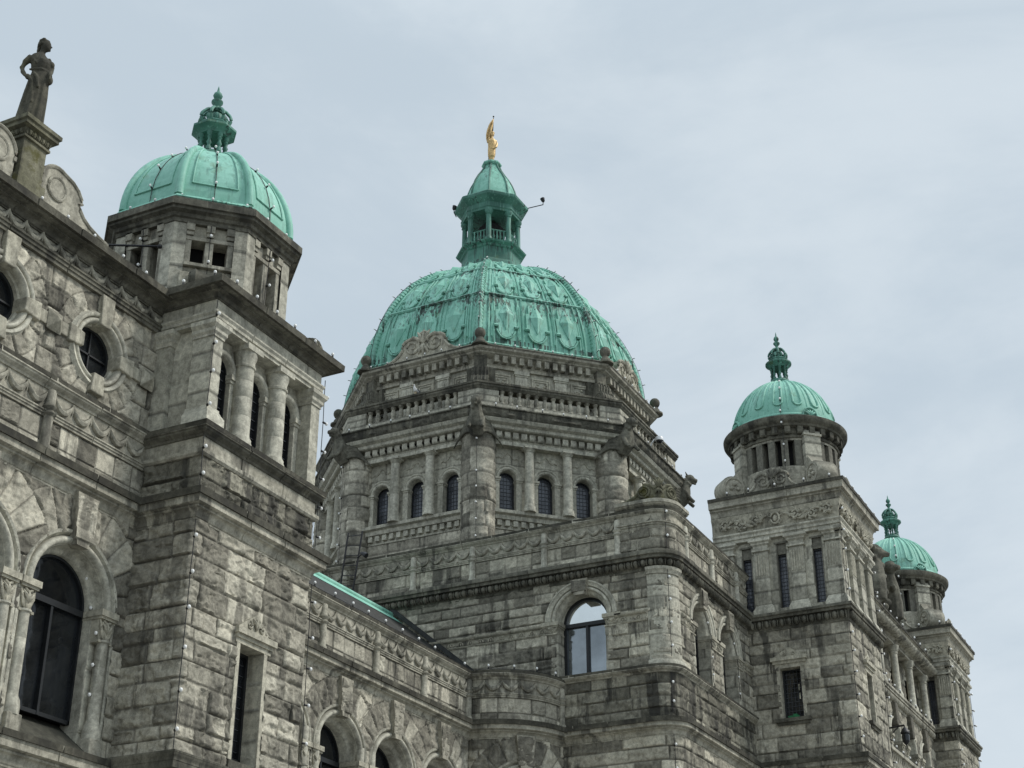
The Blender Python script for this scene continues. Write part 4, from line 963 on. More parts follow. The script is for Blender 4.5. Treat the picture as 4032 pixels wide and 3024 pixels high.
for k in range(8):
    fo = octface(cx, cy, W, k); h = W * t8
    a = MB(); dentils(a, fo, -h + .3, h - .3, 20.60, 20.79, 0, .14, .16, .13); a.build('dentil_course', 'trim_light', dt)
    fw = octface(cx, cy, W, k); sp = Path([fw.P(np.array([-h]), 0)[0][:2], fw.P(np.array([h]), 0)[0][:2]])
    if k in (4, 5, 6):
        a = MB(); a.box(fw, -h, h, 21, 23.6, -.1, 0); a.build('drum_wall', 'ashlar', dt); continue
    a = MB(); UC = (-1.38, 0, 1.38)
    rockwall(a, sp, 0, 2 * h, 21.12, 23.52, .05, 130 + k, 'smooth', chrow=[.42, .42, .35, .55, .4], bl=(.6, 1.0), holes=[q for u in UC for q in (('a', h + u, 22.36, .44), ('r', h + u - .31, h + u + .31, 21, 22.38))])
    a.build('drum_wall', 'ashlar', dt)
    for u in UC:
        b = MB(); ring(b, fw, arch_out(u, .30, 22.36, 22.36, 16), [(0, -.35), (0, -.02), (.02, .03)] + roll(.03, .12, .03, .035) + [(.13, .02), (.16, .05), (.20, .05), (.21, -.02)]); b.build('archivolt', 'trim_light', dt, smooth=45)
        for s in (-1, 1):
            u0, u1 = sorted((u + s * .30, u + s * .50)); b = MB(); b.box(fw, u0, u1, 21.12, 22.24, -.35, .035); b.box(fw, u0 - .01, u1 + .02, 22.24, 22.30, -.35, .06); b.box(fw, u0 - .03, u1 + .04, 22.30, 22.37, -.35, .09); b.build('impost', 'trim_light', dt)
        b = MB(); pts = [(-.40, 0), (-.30, .05), (-.24, 0), (-.14, .06), (-.08, .16), (0, .22), (.08, .16), (.14, .06), (.24, 0), (.30, .05), (.40, 0)]
        q = np.array([(u + x, 23.08 + z) for x, z in pts]); b.tube(fw.P(q[:, 0], q[:, 1], np.full(len(q), .01)), .022, 5); b.build('carved_hood', 'carved', dt, smooth=50)
        window(dt, fw, u, .30, 22.36, 21.13, .28, 'glass_lead', False, False, .045, (5, 11))
q0 = np.array(ORG[dt.name]); b = MB(); r = .165; z0 = 21.10
b.lathe(q0[0], q0[1], [(r * 1.35, z0), (r * 1.35, z0 + .1), (r * 1.2, z0 + .15), (r * 1.22, z0 + .2), (r * 1.02, z0 + .25), (r, z0 + .3), (r, z0 + 1.0), (r * .985, z0 + 1.005), (r, z0 + 1.01), (r * .9, z0 + 2.18), (r * 1.05, z0 + 2.2), (r * .95, z0 + 2.23), (r * 1.3, z0 + 2.30)], 20)
b.hprism([(q0[0] + x * .22, q0[1] + y * .22) for x, y in ((-1, -1), (1, -1), (1, 1), (-1, 1))], z0 + 2.30, z0 + 2.38)
o = b.build('column', 'trim_light', dt, smooth=40)
loc = []
for k in VIS:
    fo = octface(cx, cy, 6.12, k); loc += [tuple(fo.P(np.array([u]), 0)[0] - q0) for u in (-.69, .69)]
for c, k in zip(copies(o, loc, dt), [k for k in VIS for _ in (0, 1)]): c.rotation_euler[2] = k * pi / 4
# corner columns of rough stone with carved griffins
def griffin_mb(x, y, z, an):
    b = MB(); d = np.array([cos(an), sin(an), 0]); s = np.array([-sin(an), cos(an), 0]); c = np.array([x, y, z]); up = np.array([0, 0, 1.])
    P = lambda o, l, h: c + d * (o * 1.12 + .30) + s * l * 1.12 + up * (h * 1.12 - .12)
    b.tube([P(.25, 0, -.05), P(.42, 0, .2), P(.48, 0, .45), P(.55, 0, .68), P(.62, 0, .82)], [.22, .30, .27, .19, .17], 10)
    b.ball(P(.70, 0, .90), (.19, .19, .18), 12); b.tube([P(.74, 0, .88), P(.95, 0, .82)], [.13, .07], 8); b.tube([P(.74, 0, .80), P(.90, 0, .70)], [.07, .04], 6)
    for q in (-1, 1):
        b.tube([P(.62, q * .10, .98), P(.55, q * .17, 1.12)], [.05, .02], 6); b.tube([P(.5, q * .2, .4), P(.68, q * .2, .1), P(.80, q * .2, -.02)], [.09, .08, .07], 7)
        for j in range(5):
            t = np.linspace(0, 1, 6); L = .30 + .07 * j
            b.tube([P(.36 - .40 * x_ * (1 + .12 * j), q * (.18 + x_ * L), .42 - .10 * j - .30 * x_ ** 1.8 + .12 * sin(pi * x_)) for x_ in t], [.05, .06, .06, .055, .045, .025], 6)
    for i in range(9):
        a_ = i * 2 * pi / 9; b.ball(P(.60 + .13 * cos(a_), .13 * sin(a_), .76 + .1 * sin(a_ * 2)), .075, 7)
    b.tube([P(-.05, 0, .2), P(.15, 0, .5), P(.3, 0, .75)], [.32, .28, .17], 10)
    return b
for k in range(8):
    an = pi + (k - .5) * pi / 4; rr = 5.98 / cos(pi / 8); x, y = cx + (rr - .18) * cos(an), cy + (rr - .18) * sin(an)
    if k in (4, 5, 6): continue
    b = MB(); cpth = Path(circ(x, y, .56, 40), True); rockwall(b, cpth, 0, cpth.total, 16.0, 23.72, .055, 150 + k, 'rock', ch=(.42, .52), bl=(.7, 1.2), amp=.06)
    c_ = b.build('rough_corner_column', 'rock', dt, smooth=60)
    b = MB(); b.lathe(x, y, [(.53, 15), (.53, 23.6), (.62, 23.72), (.62, 23.80), (.5, 23.82)], 24); b.build('column_core', 'trim', c_, smooth=30)
    griffin_mb(x, y, 23.78, an).build('griffin', 'trim_dark', dt, remesh=.026)
pe = Path(octo(cx, cy, 6.12), True)
a = MB(); mould(a, pe, [(-.5, 23.48), (.02, 23.48), (.02, 23.62), (.06, 23.66), (-.02, 23.67), (-.08, 23.68), (-.08, 23.95), (.20, 23.97), (.24, 24.0), (.24, 24.10), (.38, 24.16), (.44, 24.26), (.44, 24.30), (-.1, 24.30)]); a.build('entablature', 'trim_light', dt, smooth=30)
for k in VIS:
    fo = octface(cx, cy, 6.12, k); a = MB(); m_ = 13; L_ = 3.9; a.box(fo, -1.95, 1.95, 23.72, 23.93, -.12, -.065)
    for i in range(m_):
        u = -L_ / 2 + (i + .5) * L_ / m_; a.box(fo, u - .10, u + .10, 23.80, 23.94, -.1, .10)
        a.tube(fo.P(np.array([u - .10, u + .10]), 23.80, .0), .10, 10)
    a.build('rounded_dentil_course', 'trim_light', dt, smooth=45)
a = MB(); pk = Path(octo(cx, cy, 6.50), True); mould(a, pk, [(-.1, 24.27), (.08, 24.28), (.12, 24.34), (.14, 24.55), (.20, 24.57), (.20, 24.61), (-.3, 24.63)])
rockwall(a, pk, 0, pk.total, 24.30, 24.56, .06, 160, 'rock', ch=(.3, .3), bl=(.9, 1.2), amp=.09, n0=.10); a.build('rough_cornice', 'trim_dark', dt, smooth=50)
pb_ = Path(octo(cx, cy, 6.34), True)
a = MB(); rockwall(a, pb_, 0, pb_.total, 24.60, 24.93, .08, 161, 'smooth', ch=(.3, .4), bl=(.6, .9)); a.build('balustrade_plinth', 'ashlar', dt)
a = MB(); mould(a, pb_, [(-.35, 25.40), (.02, 25.41), (.04, 25.45), (.09, 25.50), (.09, 25.56), (.13, 25.58), (.13, 25.65), (-.35, 25.67), (-.35, 25.40)], caps=False); a.build('balustrade_rail', 'trim_dark', dt, smooth=30)
qd = np.array(ORG[dt.name]); b = MB(); b.lathe(qd[0], qd[1], [(.10, 24.92), (.10, 24.98), (.06, 25.0), (.085, 25.06), (.095, 25.14), (.07, 25.26), (.055, 25.32), (.085, 25.34), (.085, 25.36), (.065, 25.37), (.10, 25.38), (.10, 25.42)], 10)
ob = b.build('baluster', 'trim', dt, smooth=40); loc = []
for k in VIS:
    fo = octface(cx, cy, 6.25, k); h = 6.34 * t8
    for i in range(12): loc.append(tuple(fo.P(np.array([-1.72 + i * 3.44 / 11]), 0)[0] - qd * [1, 1, 0]))
    for s in (-1, 1):
        a = MB(); fo2 = octface(cx, cy, 6.34, k); u0, u1 = sorted((s * 1.86, s * (h - .0)))
        rockwall(a, fo2, u0, u1, 24.92, 25.42, .06, 170 + k, 'smooth', ch=(.25, .25), bl=(.4, .5)); a.box(fo2, u0, u1, 24.92, 25.41, -.3, -.02); a.build('balustrade_pier', 'ashlar', dt)
copies(ob, [(l[0], l[1], 0) for l in loc], dt)
a = MB(); a.hprism(octo(cx, cy, 6.3), 24.2, 24.85); a.build('terrace', 'trim', dt)
# attic
W2 = 5.38; pa = Path(octo(cx, cy, W2), True)
a = MB(); rockwall(a, pa, 0, pa.total, 24.9, 26.85, .12, 175, 'smooth', ch=(.5, .6), bl=(1.0, 1.6)); a.build('attic_wall', 'ashlar', dt)
a = MB(); mould(a, pa, [(-.05, 26.72), (.10, 26.72), (.10, 26.82), (.14, 26.86), (.06, 26.88), (.06, 27.08), (.30, 27.20), (.32, 27.24), (.44, 27.30), (.47, 27.38), (.47, 27.46), (-.3, 27.50)]); a.build('attic_cornice', 'trim', dt, smooth=30); cap(dt, pa, 27.44, .47, .07)
for k in VIS:
    fo = octface(cx, cy, W2, k); h = W2 * t8
    a = MB(); dentils(a, fo, -h + .35, h - .35, 26.90, 27.17, .05, .28, .17, .14); a.build('modillion_course', 'trim', dt, bevel=.01)
    for u in (-.74, .74):
        a = MB(); a.box(fo, u - .22, u + .22, 25.2, 26.52, -.05, .07); a.box(fo, u - .25, u + .25, 26.52, 26.58, -.05, .10); a.box(fo, u - .28, u + .28, 26.58, 26.72, -.05, .13)
        for i in range(4): x = u - .15 + i * .10; a.box(fo, x - .018, x + .018, 25.3, 26.40, .05, .088)
        a.build('fluted_pilaster', 'trim_light', dt)
    for u in (-1.48, 0, 1.48):
        a = MB(); w_ = .27; z0, z1 = 25.85, 26.48
        for d_, n_ in ((0, .05), (.07, .03)):
            a.box(fo, u - w_ - .08 + d_, u + w_ + .08 - d_, z1 + .02 - d_, z1 + .08 - d_, 0, n_); a.box(fo, u - w_ - .08 + d_, u - w_ - .02 + d_, z0, z1 + .02 - d_, 0, n_ - .002); a.box(fo, u + w_ + .02 - d_, u + w_ + .08 - d_, z0, z1 + .02 - d_, 0, n_ - .002)
        random.seed(int(k * 10 + u * 3))
        for i in range(14):
            x, z = u + random.uniform(-w_ + .05, w_ - .05), random.uniform(z0, z1 - .1); a.ball(fo.P(np.array([x]), z, .01)[0], (.05, .05, .045), 6)
        a.build('carved_panel', 'carved', dt, smooth=50)
for k in range(8):
    if k in (4, 5, 6): continue
    an = pi + (k - .5) * pi / 4; rr = 5.50 / cos(pi / 8); nx, ny = cos(an), sin(an)
    fo = Fr(cx + rr * nx, cy + rr * ny, -ny, nx)
    a = MB(); a.box(fo, -.22, .22, 26.6, 27.25, -.4, .02)
    c0 = lambda o, z: fo.P(np.array([-.30, .30]), z, o)
    a.tube(c0(-.02, 26.45), .20, 18); a.tube(c0(.13, 25.98), .27, 20); a.box(fo, -.298, .298, 25.98, 26.45, -.4, .17)
    for s in (-1, 1):
        p = fo.P(np.array([s * .30]), 0, .13)[0]; f2 = Fr(p[0], p[1], *(-fo.nn * s))
        for r_ in (.20, .11): cc = np.array(arch_out(0, r_, 25.98, 0, 12, True)); a.tube(f2.P(cc[:, 0], cc[:, 1], np.zeros(len(cc))), .022, 5)
        a.prism(fo, [(s * .40 - .10, 25.6), (s * .40 + .10, 25.6), (s * .40 + .10, 26.7), (s * .40 - .10, 26.7)], -.5, -.18)
    for x in (-.2, -.07, .07, .2): a.tube(fo.P(np.full(8, x), np.array([26.62, 26.64, 26.5, 26.3, 26.2, 26.1, 25.95, 25.8]), np.array([.0, .12, .19, .18, .26, .36, .41, .38])), .03, 5)
    a.build('scroll_console', 'trim_dark', dt, smooth=45)
    rr = 5.72 / cos(pi / 8); x, y = cx + rr * nx, cy + rr * ny
    a = MB(); a.lathe(x, y, [(.30, 27.40), (.30, 27.46), (.20, 27.5), (.17, 27.62), (.12, 27.68), (.11, 27.72), (.15, 27.76), (.19, 27.84), (.20, 27.92), (.18, 28.0), (.12, 28.07), (.04, 28.10)], 18); a.build('ball_finial', 'trim_dark', dt, smooth=45)
for k in (0, 2): gablet(dt, octface(cx, cy, W2 + .22, k), 0, 27.46, 1.95, 1.08, -.25, .02, 'carved')
# dome
cy0 = cy; cy = cy + .10
DP = [(5.90, 27.30), (5.84, 27.75)] + [(r, z) for r, z in dome_pts(5.80, 27.75, 5.98, 30, 1.84, 2.0, .972)]
rtop, ztop = DP[-1]
Rz = np.array(DP); arcl = np.r_[0, np.cumsum(np.linalg.norm(np.diff(Rz, axis=0), axis=1))]
def dR(s): return np.interp(s, arcl, Rz[:, 0]), np.interp(s, arcl, Rz[:, 1])
class Dome:
    """x across the face in metres, s arc length up the profile, n out of the surface"""
    def __init__(s, k): s.f = octface(cx, cy, 1, k); s.k = k
    def P(s, x, a, n=0):
        x = np.asarray(x, float); a = np.broadcast_to(np.asarray(a, float), x.shape); n = np.broadcast_to(np.asarray(n, float), x.shape)
        r, z = dR(a); r2, z2 = dR(a + .05); tr_, tz = r2 - r, z2 - z; l = np.hypot(tr_, tz) + 1e-9; nr, nz_ = tz / l, -tr_ / l
        ap = r * cos(pi / 8) + nr * n; zz = z + nz_ * n
        xy = np.array([cx, cy]) + s.f.nn * ap[..., None] + s.f.uu * x[..., None]
        return np.concatenate([xy, zz[..., None]], -1)
zb_ = [float(dR(q)[1]) for q in (arcl[1] + 2.50, arcl[1] + 4.55, arcl[1] + .25)]
M['copper'] = copper('streaked_green_copper', dark=.6, bands=[(zb_[0], 1.15), (zb_[1], .5), (zb_[2] + .05, .4)])
A = np.zeros((8, len(DP), 3))
for k in range(8):
    an = pi + (k - .5) * pi / 4
    for j, (r, z) in enumerate(DP): A[k, j] = (cx + r * cos(an), cy + r * sin(an), z)
a = MB(); a.grid(A, close_u=True); dome = a.build('copper_dome', 'copper', dt)
half = lambda s: dR(s)[0] * sin(pi / 8)
S0, S1, S2, S3 = arcl[1] + .25, arcl[1] + 2.50, arcl[1] + 4.55, arcl[1] + 6.1
for k in range(8):
    an = pi + (k - .5) * pi / 4; P = [(cx + r * cos(an), cy + r * sin(an), z) for r, z in DP[1:]]
    b = MB(); b.tube(P, list(np.linspace(.13, .09, len(P))), 10)
    ss_ = np.arange(.3, arcl[-1] - .1, .17)
    for s_ in ss_:      # rope twists
        r, z = dR(s_); r2, z2 = dR(s_ + .08); b.tube([(cx + (r - .02) * cos(an), cy + (r - .02) * sin(an), z), (cx + (r2 - .02) * cos(an), cy + (r2 - .02) * sin(an), z2)], [.145, .145], 8)
    b.build('rope_rib', 'copper', dome, smooth=30)
    if k in (4, 5, 6): continue
    D = Dome(k)
    b = MB()
    for s_, t_ in ((arcl[1] + .02, .07), (S1, .07), (S2, .06), (S3, .05)):
        h = half(s_) - .12; x = np.linspace(-h, h, 9); b.tube(D.P(x, s_, .02), t_, 6)
    for f_ in (-.80, -.285, .285, .80):
        for o_ in (-.045, .045):
            S = np.linspace(S0 - .2, arcl[-1] - .35, 22); hh = np.array([half(q) for q in S]); b.tube(D.P(hh * (f_ + o_), S, .015), .045, 5)
    b.build('dome_moulding', 'copper', dome, smooth=40)
    # deeper strips flanking the columns of panels
    for (sa, sb, ro) in ((S0, S1, 0), (S1, S2, 1), (S2, S3, 2)):
        H = sb - sa
        for ci, f_ in enumerate((-.545, 0, .545)):
            sm = (sa + sb) / 2; hw_ = half(sm) * .185; X = lambda x, s_: half(s_) * f_ + x * hw_ * (half(s_) / half(sm))
            O = [(-1, .30), (-1.0, .62), (-.72, .62), (-.72, .80), (-.45, .92), (0, .97), (.45, .92), (.72, .80), (.72, .62), (1.0, .62), (1, .30), (.72, .26), (.72, .16), (.45, .06), (0, .02), (-.45, .06), (-.72, .16), (-.72, .26)]
            pts = [(X(x, sa + H * (.04 + .92 * y)), sa + H * (.04 + .92 * y)) for x, y in O][::-1]
            b = MB(); q = np.array(pts); K = len(q); V = np.vstack([D.P(q[:, 0], q[:, 1], .075), D.P(q[:, 0] * 1.0, q[:, 1], -.03)]); cc = D.P(np.array([X(0, sm)]), sm, .085)
            b.add(np.vstack([V, cc]), [[i, (i + 1) % K, 2 * K] for i in range(K)] + [[i, i + K, (i + 1) % K + K, (i + 1) % K] for i in range(K)])
            dm_ = [(0, .84), (-.68, .52), (0, .20), (.68, .52)]
            q = np.array([(X(x, sa + H * y), sa + H * y) for x, y in dm_])
            V = np.vstack([D.P(q[:, 0], q[:, 1], .10), D.P(np.array([X(0, sm)]), sm, .22), D.P(q[:, 0], q[:, 1], .0)])
            b.add(V, [[0, 1, 4], [1, 2, 4], [2, 3, 4], [3, 0, 4]] + [[i, i + 5, (i + 1) % 4 + 5, (i + 1) % 4] for i in range(4)])
            y = np.array([.2, .14, .07, .03, .07, .14, .2]); xx = np.array([-.86, -.74, -.48, 0, .48, .74, .86])
            sv = sa + H * y; b.tube(D.P(np.array([X(a_, s_) for a_, s_ in zip(xx, sv)]), sv, .06), .036, 6)
            for s2 in (-1, 1): b.tube(D.P(np.array([X(s2 * .8, sa + H * .27), X(s2 * 1.15, sa + H * .27)]), sa + H * .27, .08), .06, 6); b.tube(D.P(np.array([X(s2 * 1.32, sa + H * v) for v in (.06, .3, .6, .75)]), np.array([sa + H * v for v in (.06, .3, .6, .75)]), .02), .035, 5)
            b.build('diamond_cartouche', 'copper', dome)
a = MB(); P = [(cx + (rtop + .1) * cos(pi + (k - .5) * pi / 4), cy + (rtop + .1) * sin(pi + (k - .5) * pi / 4), ztop) for k in (0,)]; a.tube([tuple(np.array(P[0]) + [-.18, .1, .0]), P[0], tuple(np.array(P[0]) + [.02, -.2, .02])], .05, 6); a.build('red_sealant', 'red', dome)
# lantern
cyd = cy; cx, cy = cx - .05, cy + .12
LB = 34.02
def olath(b, prof, x=cx, y=cy): b.lathe(x, y, [(w_ / cos(pi / 8), z) for w_, z in prof], 8, a0=pi / 8)
a = MB(); olath(a, [(1.30, LB - .85), (1.30, LB - .22), (1.24, LB - .16), (1.22, LB + .0), (1.18, LB + .10), (1.12, LB + .14), (1.12, LB + .66), (1.18, LB + .70), (1.20, LB + .76), (1.32, LB + .82), (1.35, LB + .88), (1.18, LB + .94), (1.12, LB + 1.0), (.3, LB + 1.0)])
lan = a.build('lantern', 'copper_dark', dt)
for k in range(8):
    an = pi + (k - .5) * pi / 4; x, y = cx + 1.10 * cos(an), cy + 1.10 * sin(an)
    b = MB(); b.lathe(x, y, [(.16, LB + .98), (.16, LB + 1.08), (.13, LB + 1.12), (.115, LB + 1.2), (.10, LB + 2.2), (.14, LB + 2.23), (.11, LB + 2.27), (.17, LB + 2.38), (.17, LB + 2.46)], 12); b.build('lantern_column', 'copper_dark', lan, smooth=40)
    fo = octface(cx, cy, 1.03, k); h = .36
    b = MB(); b.tube(fo.P(np.array([-h, h]), LB + 1.50, 0), .035, 6); b.tube(fo.P(np.array([-h, h]), LB + 1.06, 0), .03, 6)
    for u in (-.22, -.07, .07, .22): p_ = fo.P(np.array([u]), 0, 0)[0]; b.lathe(p_[0], p_[1], [(.03, LB + 1.06), (.055, LB + 1.2), (.025, LB + 1.36), (.045, LB + 1.48)], 6)
    b.build('lantern_railing', 'copper_dark', lan, smooth=50)
b = MB(); b.lathe(cx, cy, [(.16, LB + 1), (.5, LB + 1.7), (.55, LB + 2.1), (.1, LB + 2.6)], 10); b.build('lantern_core', 'void', lan)
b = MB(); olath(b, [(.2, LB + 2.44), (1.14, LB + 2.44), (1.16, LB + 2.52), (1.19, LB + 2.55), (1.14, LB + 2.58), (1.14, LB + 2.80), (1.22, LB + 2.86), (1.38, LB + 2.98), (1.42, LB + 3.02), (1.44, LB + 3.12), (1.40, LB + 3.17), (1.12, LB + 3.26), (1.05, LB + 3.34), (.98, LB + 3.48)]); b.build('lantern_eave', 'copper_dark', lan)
b = MB(); CP = [(1.0, 37.35), (.97, 37.65), (.90, 37.98), (.80, 38.28), (.66, 38.58), (.50, 38.85), (.38, 39.08), (.31, 39.28)]; olath(b, CP + [(.36, 39.30), (.40, 39.36), (.38, 39.44), (.25, 39.48), (.1, 39.49)]); b.build('lantern_cap', 'copper', lan)
for k in range(8):
    an = pi + (k - .5) * pi / 4; b = MB(); b.tube([(cx + w_ / cos(pi / 8) * cos(an), cy + w_ / cos(pi / 8) * sin(an), z) for w_, z in CP], .045, 6); b.build('lantern_rib', 'copper_dark', lan, smooth=50)
ca_ = b
def floodlight(x, y, z, dx, dy, L, label):
    t_ = thing('floodlight', label, 'light', (x, y, z), 'floodlights on the dome lantern')
    b = MB(); e = np.array([x + dx * L, y + dy * L, z + .22]); b.tube([(x, y, z), e], .02, 6); b.tube([e, e + [0, 0, .14]], .02, 6); b.build('bracket', 'iron', t_, smooth=50)
    b = MB(); c = e + [0, 0, .2]; di = np.array([-dx * .3, -dy * .3, 1.0]); di /= np.linalg.norm(di); b.tube([c - di * .07, c - di * .02, c + di * .07, c + di * .11], [.04, .075, .09, .10], 12); b.build('lamp_head', 'iron', t_, smooth=50)
floodlight(cx + .55, cy - 1.2, 37.15, .42, -.90, .85, 'small floodlight on an arm sticking out right of the dome lantern eave')
floodlight(cx - .75, cy + 1.25, 36.75, -.4, .9, .10, 'small floodlight clamped to the left edge of the dome lantern eave')
# ------------------------------------------------------------------ round-domed tower (and its twin farther along)
TX, TY = 42.60, 12.20
rt = thing('round_domed_tower', 'nearer of two matching square stone towers with round slotted drum and loop-patterned green dome', 'tower', (TX, TY, 0))
xa, xb, ya, yb = 40.81, 44.15, 10.35, 13.95
rp = Path([(xa, 15.6), (xa, ya), (xb, ya), (xb, 14.2)]); uf = 15.6 - ya
fx_, fy_ = FX(xa), FY(ya)
a = MB()
rockwall(a, rp, 1.0, rp.total, 11.34, 15.10, .034, 201, 'rock', ch=(.26, .50), bl=(.6, 1.25), amp=.055, holes=[('r', 15.6 - 12.42, 15.6 - 11.80, 12.45, 14.0), ('r', uf + 42.42 - xa - .32, uf + 42.42 - xa + .32, 12.45, 14.0)])
rockwall(a, rp, 1.0, rp.total, 6.0, 10.90, .045, 202, 'rock', ch=(.3, .45), bl=(.6, 1.2), amp=.055)
a.build('rock_faced_wall', 'rock_far', rt, smooth=60)
a = MB(); mould(a, rp, [(0, 0), (0, 6.02), (-.05, 6.02)], dn=-.01); a.build('lower_wall', 'trim', rt)
a = MB(); mould(a, rp, cornice(10.86, 11.33, .24), dz=.007); a.build('main_cornice', 'trim', rt, smooth=35); cap(rt, rp, 11.33, .24, .12, .008)
egg_band(rt, rp, 15.09, 15.34, 15.52, .20, .22, 'trim_dark')
def square_window(fr, uc, hw=.30):
    a = MB()
    for q in ((uc - hw - .09, uc - hw), (uc + hw, uc + hw + .09)): a.box(fr, *q, 12.50, 13.92, -.3, .03)
    a.box(fr, uc - hw - .12, uc + hw + .12, 13.92, 14.04, -.3, .04); a.box(fr, uc - hw - .17, uc + hw + .17, 14.04, 14.12, -.1, .08); a.box(fr, uc - hw - .22, uc + hw + .22, 14.12, 14.22, -.1, .13)
    a.prism(fr, [(uc - hw - .2, 14.22), (uc + hw + .2, 14.22), (uc + .25, 14.36), (uc, 14.50), (uc - .25, 14.36)], -.1, .05)
    for s in (-1, 1): curl(a, fr, uc + s * .14, 14.31, .06, 1.2, s, pi / 2, .02, .06)
    a.build('window_surround', 'carved', rt, smooth=35)
    a = MB(); a.box(fr, uc - hw - .2, uc + hw + .2, 12.40, 12.50, -.3, .12); a.box(fr, uc - hw - .15, uc + hw + .15, 12.32, 12.40, -.3, .07); a.build('window_sill', 'trim_dark', rt)
    w_ = window(rt, fr, uc, hw, 13.92, 12.5, .26, 'glass', False, False, .045, (6, 11), arched=False, name='square_window')
    return w_
sw = square_window(fx_, -12.11); square_window(fy_, 42.42, .28)
b = MB(); b.box(fx_, -12.34, -12.02, 12.56, 12.64, -.24, -.22); b.box(fx_, -12.20, -12.08, 12.60, 12.68, -.24, -.225); b.build('object_on_sill', 'green_cloth', sw)
b = MB(); b.box(fx_, -11.985, -11.955, 13.32, 13.50, -.25, -.235); b.box(fx_, -11.975, -11.945, 13.08, 13.25, -.25, -.235); b.build('clear_quarry', 'glass_blind_light', sw)
# pilaster stage
rw = Path([(xa + .10, 14.2), (xa + .10, ya + .10), (xb, ya + .10), (xb, 14.2)]); um = 14.2 - ya - .10
a = MB(); wz0, wz1 = 15.72, 17.30; wy = (11.06, 12.11, 13.16); wxs = (41.56, 42.53, 43.46)
rockwall(a, rw, 0, rw.total, 15.5, 17.84, .05, 205, 'smooth', chrow=[.36, .38, .38, .40, .36, .46], bl=(.3, .6), holes=[('r', 14.2 - y - .15, 14.2 - y + .15, wz0 - .02, wz1 + .34) for y in wy] + [('r', um + x - xa - .10 - .15, um + x - xa - .10 + .15, wz0 - .02, wz1 + .34) for x in wxs])
a.build('drum_wall', 'ashlar', rt)
frw = FX(xa + .10); fyw = FY(ya + .10)
for (fr, us_) in ((frw, [-y for y in wy]), (fyw, wxs)):
    for u in us_:
        a = MB(); a.box(fr, u - .16, u + .16, wz1 + .02, wz1 + .33, -.3, -.05); a.box(fr, u - .20, u + .20, wz1 + .33, wz1 + .38, -.2, .02); a.box(fr, u - .165, u - .13, wz0, wz1 + .33, -.3, -.0); a.box(fr, u + .13, u + .165, wz0, wz1 + .33, -.3, 0); a.build('window_surround', 'ashlar', rt)
        window(rt, fr, u, .14, wz1, wz0, .16, 'glass_lead', False, False, .02, (3, 14), arched=False, name='slit_window')
for (fr, us_) in ((FX(xa), (-10.58, -11.64, -12.70, -13.74)), (FY(ya), (xa + .21, 42.08, 42.98, 43.94))):
    for u in us_:
        pth = seg_path(fr, u - .21, u + .21); q = Path([fr.P(np.array([u - .21]), 0, -.12)[0][:2], fr.P(np.array([u - .21]), 0, .0)[0][:2], fr.P(np.array([u + .21]), 0, .0)[0][:2], fr.P(np.array([u + .21]), 0, -.12)[0][:2]])
        a = MB(); rockwall(a, q, 0, q.total, 15.80, 17.46, .06, 210, 'smooth', chrow=[.42, .42, .82], bl=(3, 4))
        p_ = a.build('pilaster', 'ashlar', rt)
        a = MB(); mould(a, q, [(-.02, 15.52), (.10, 15.52), (.10, 15.66), (.05, 15.76), (.03, 15.82), (-.02, 15.82)]); mould(a, q, [(-.02, 17.44), (.05, 17.45), (.05, 17.50), (.0, 17.52), (.01, 17.62), (.06, 17.66), (.06, 17.70), (.12, 17.74), (.12, 17.82), (-.02, 17.82)]); a.build('pilaster_moulding', 'trim_light', p_, smooth=30)
        a = MB()
        for i in range(5):
            x = u - .15 + i * .075; a.tube(fr.P(np.array([x, x]), np.array([16.72, 17.34]), .004), .02, 6)
        a.build('fluting', 'carved', p_, smooth=50)
rsq = Path([(xa, 14.1), (xa, ya), (xb, ya), (xb, 14.1)])
a = MB(); mould(a, rsq, [(-.3, 17.82), (.03, 17.82), (.03, 17.90), (.07, 17.92), (.07, 18.0), (.12, 18.05), (.12, 18.09), (-.1, 18.11)]); a.build('architrave', 'trim_light', rt, smooth=30)
a = MB(); FZ = [(.02 + .14 * (1 - cos(pi / 2 * t_)), 18.09 + .52 * t_) for t_ in np.linspace(0, 1, 8)]; mould(a, rsq, [(-.1, 18.09)] + FZ + [(-.1, 18.61)]); fz = a.build('carved_frieze', 'carved', rt, smooth=40)
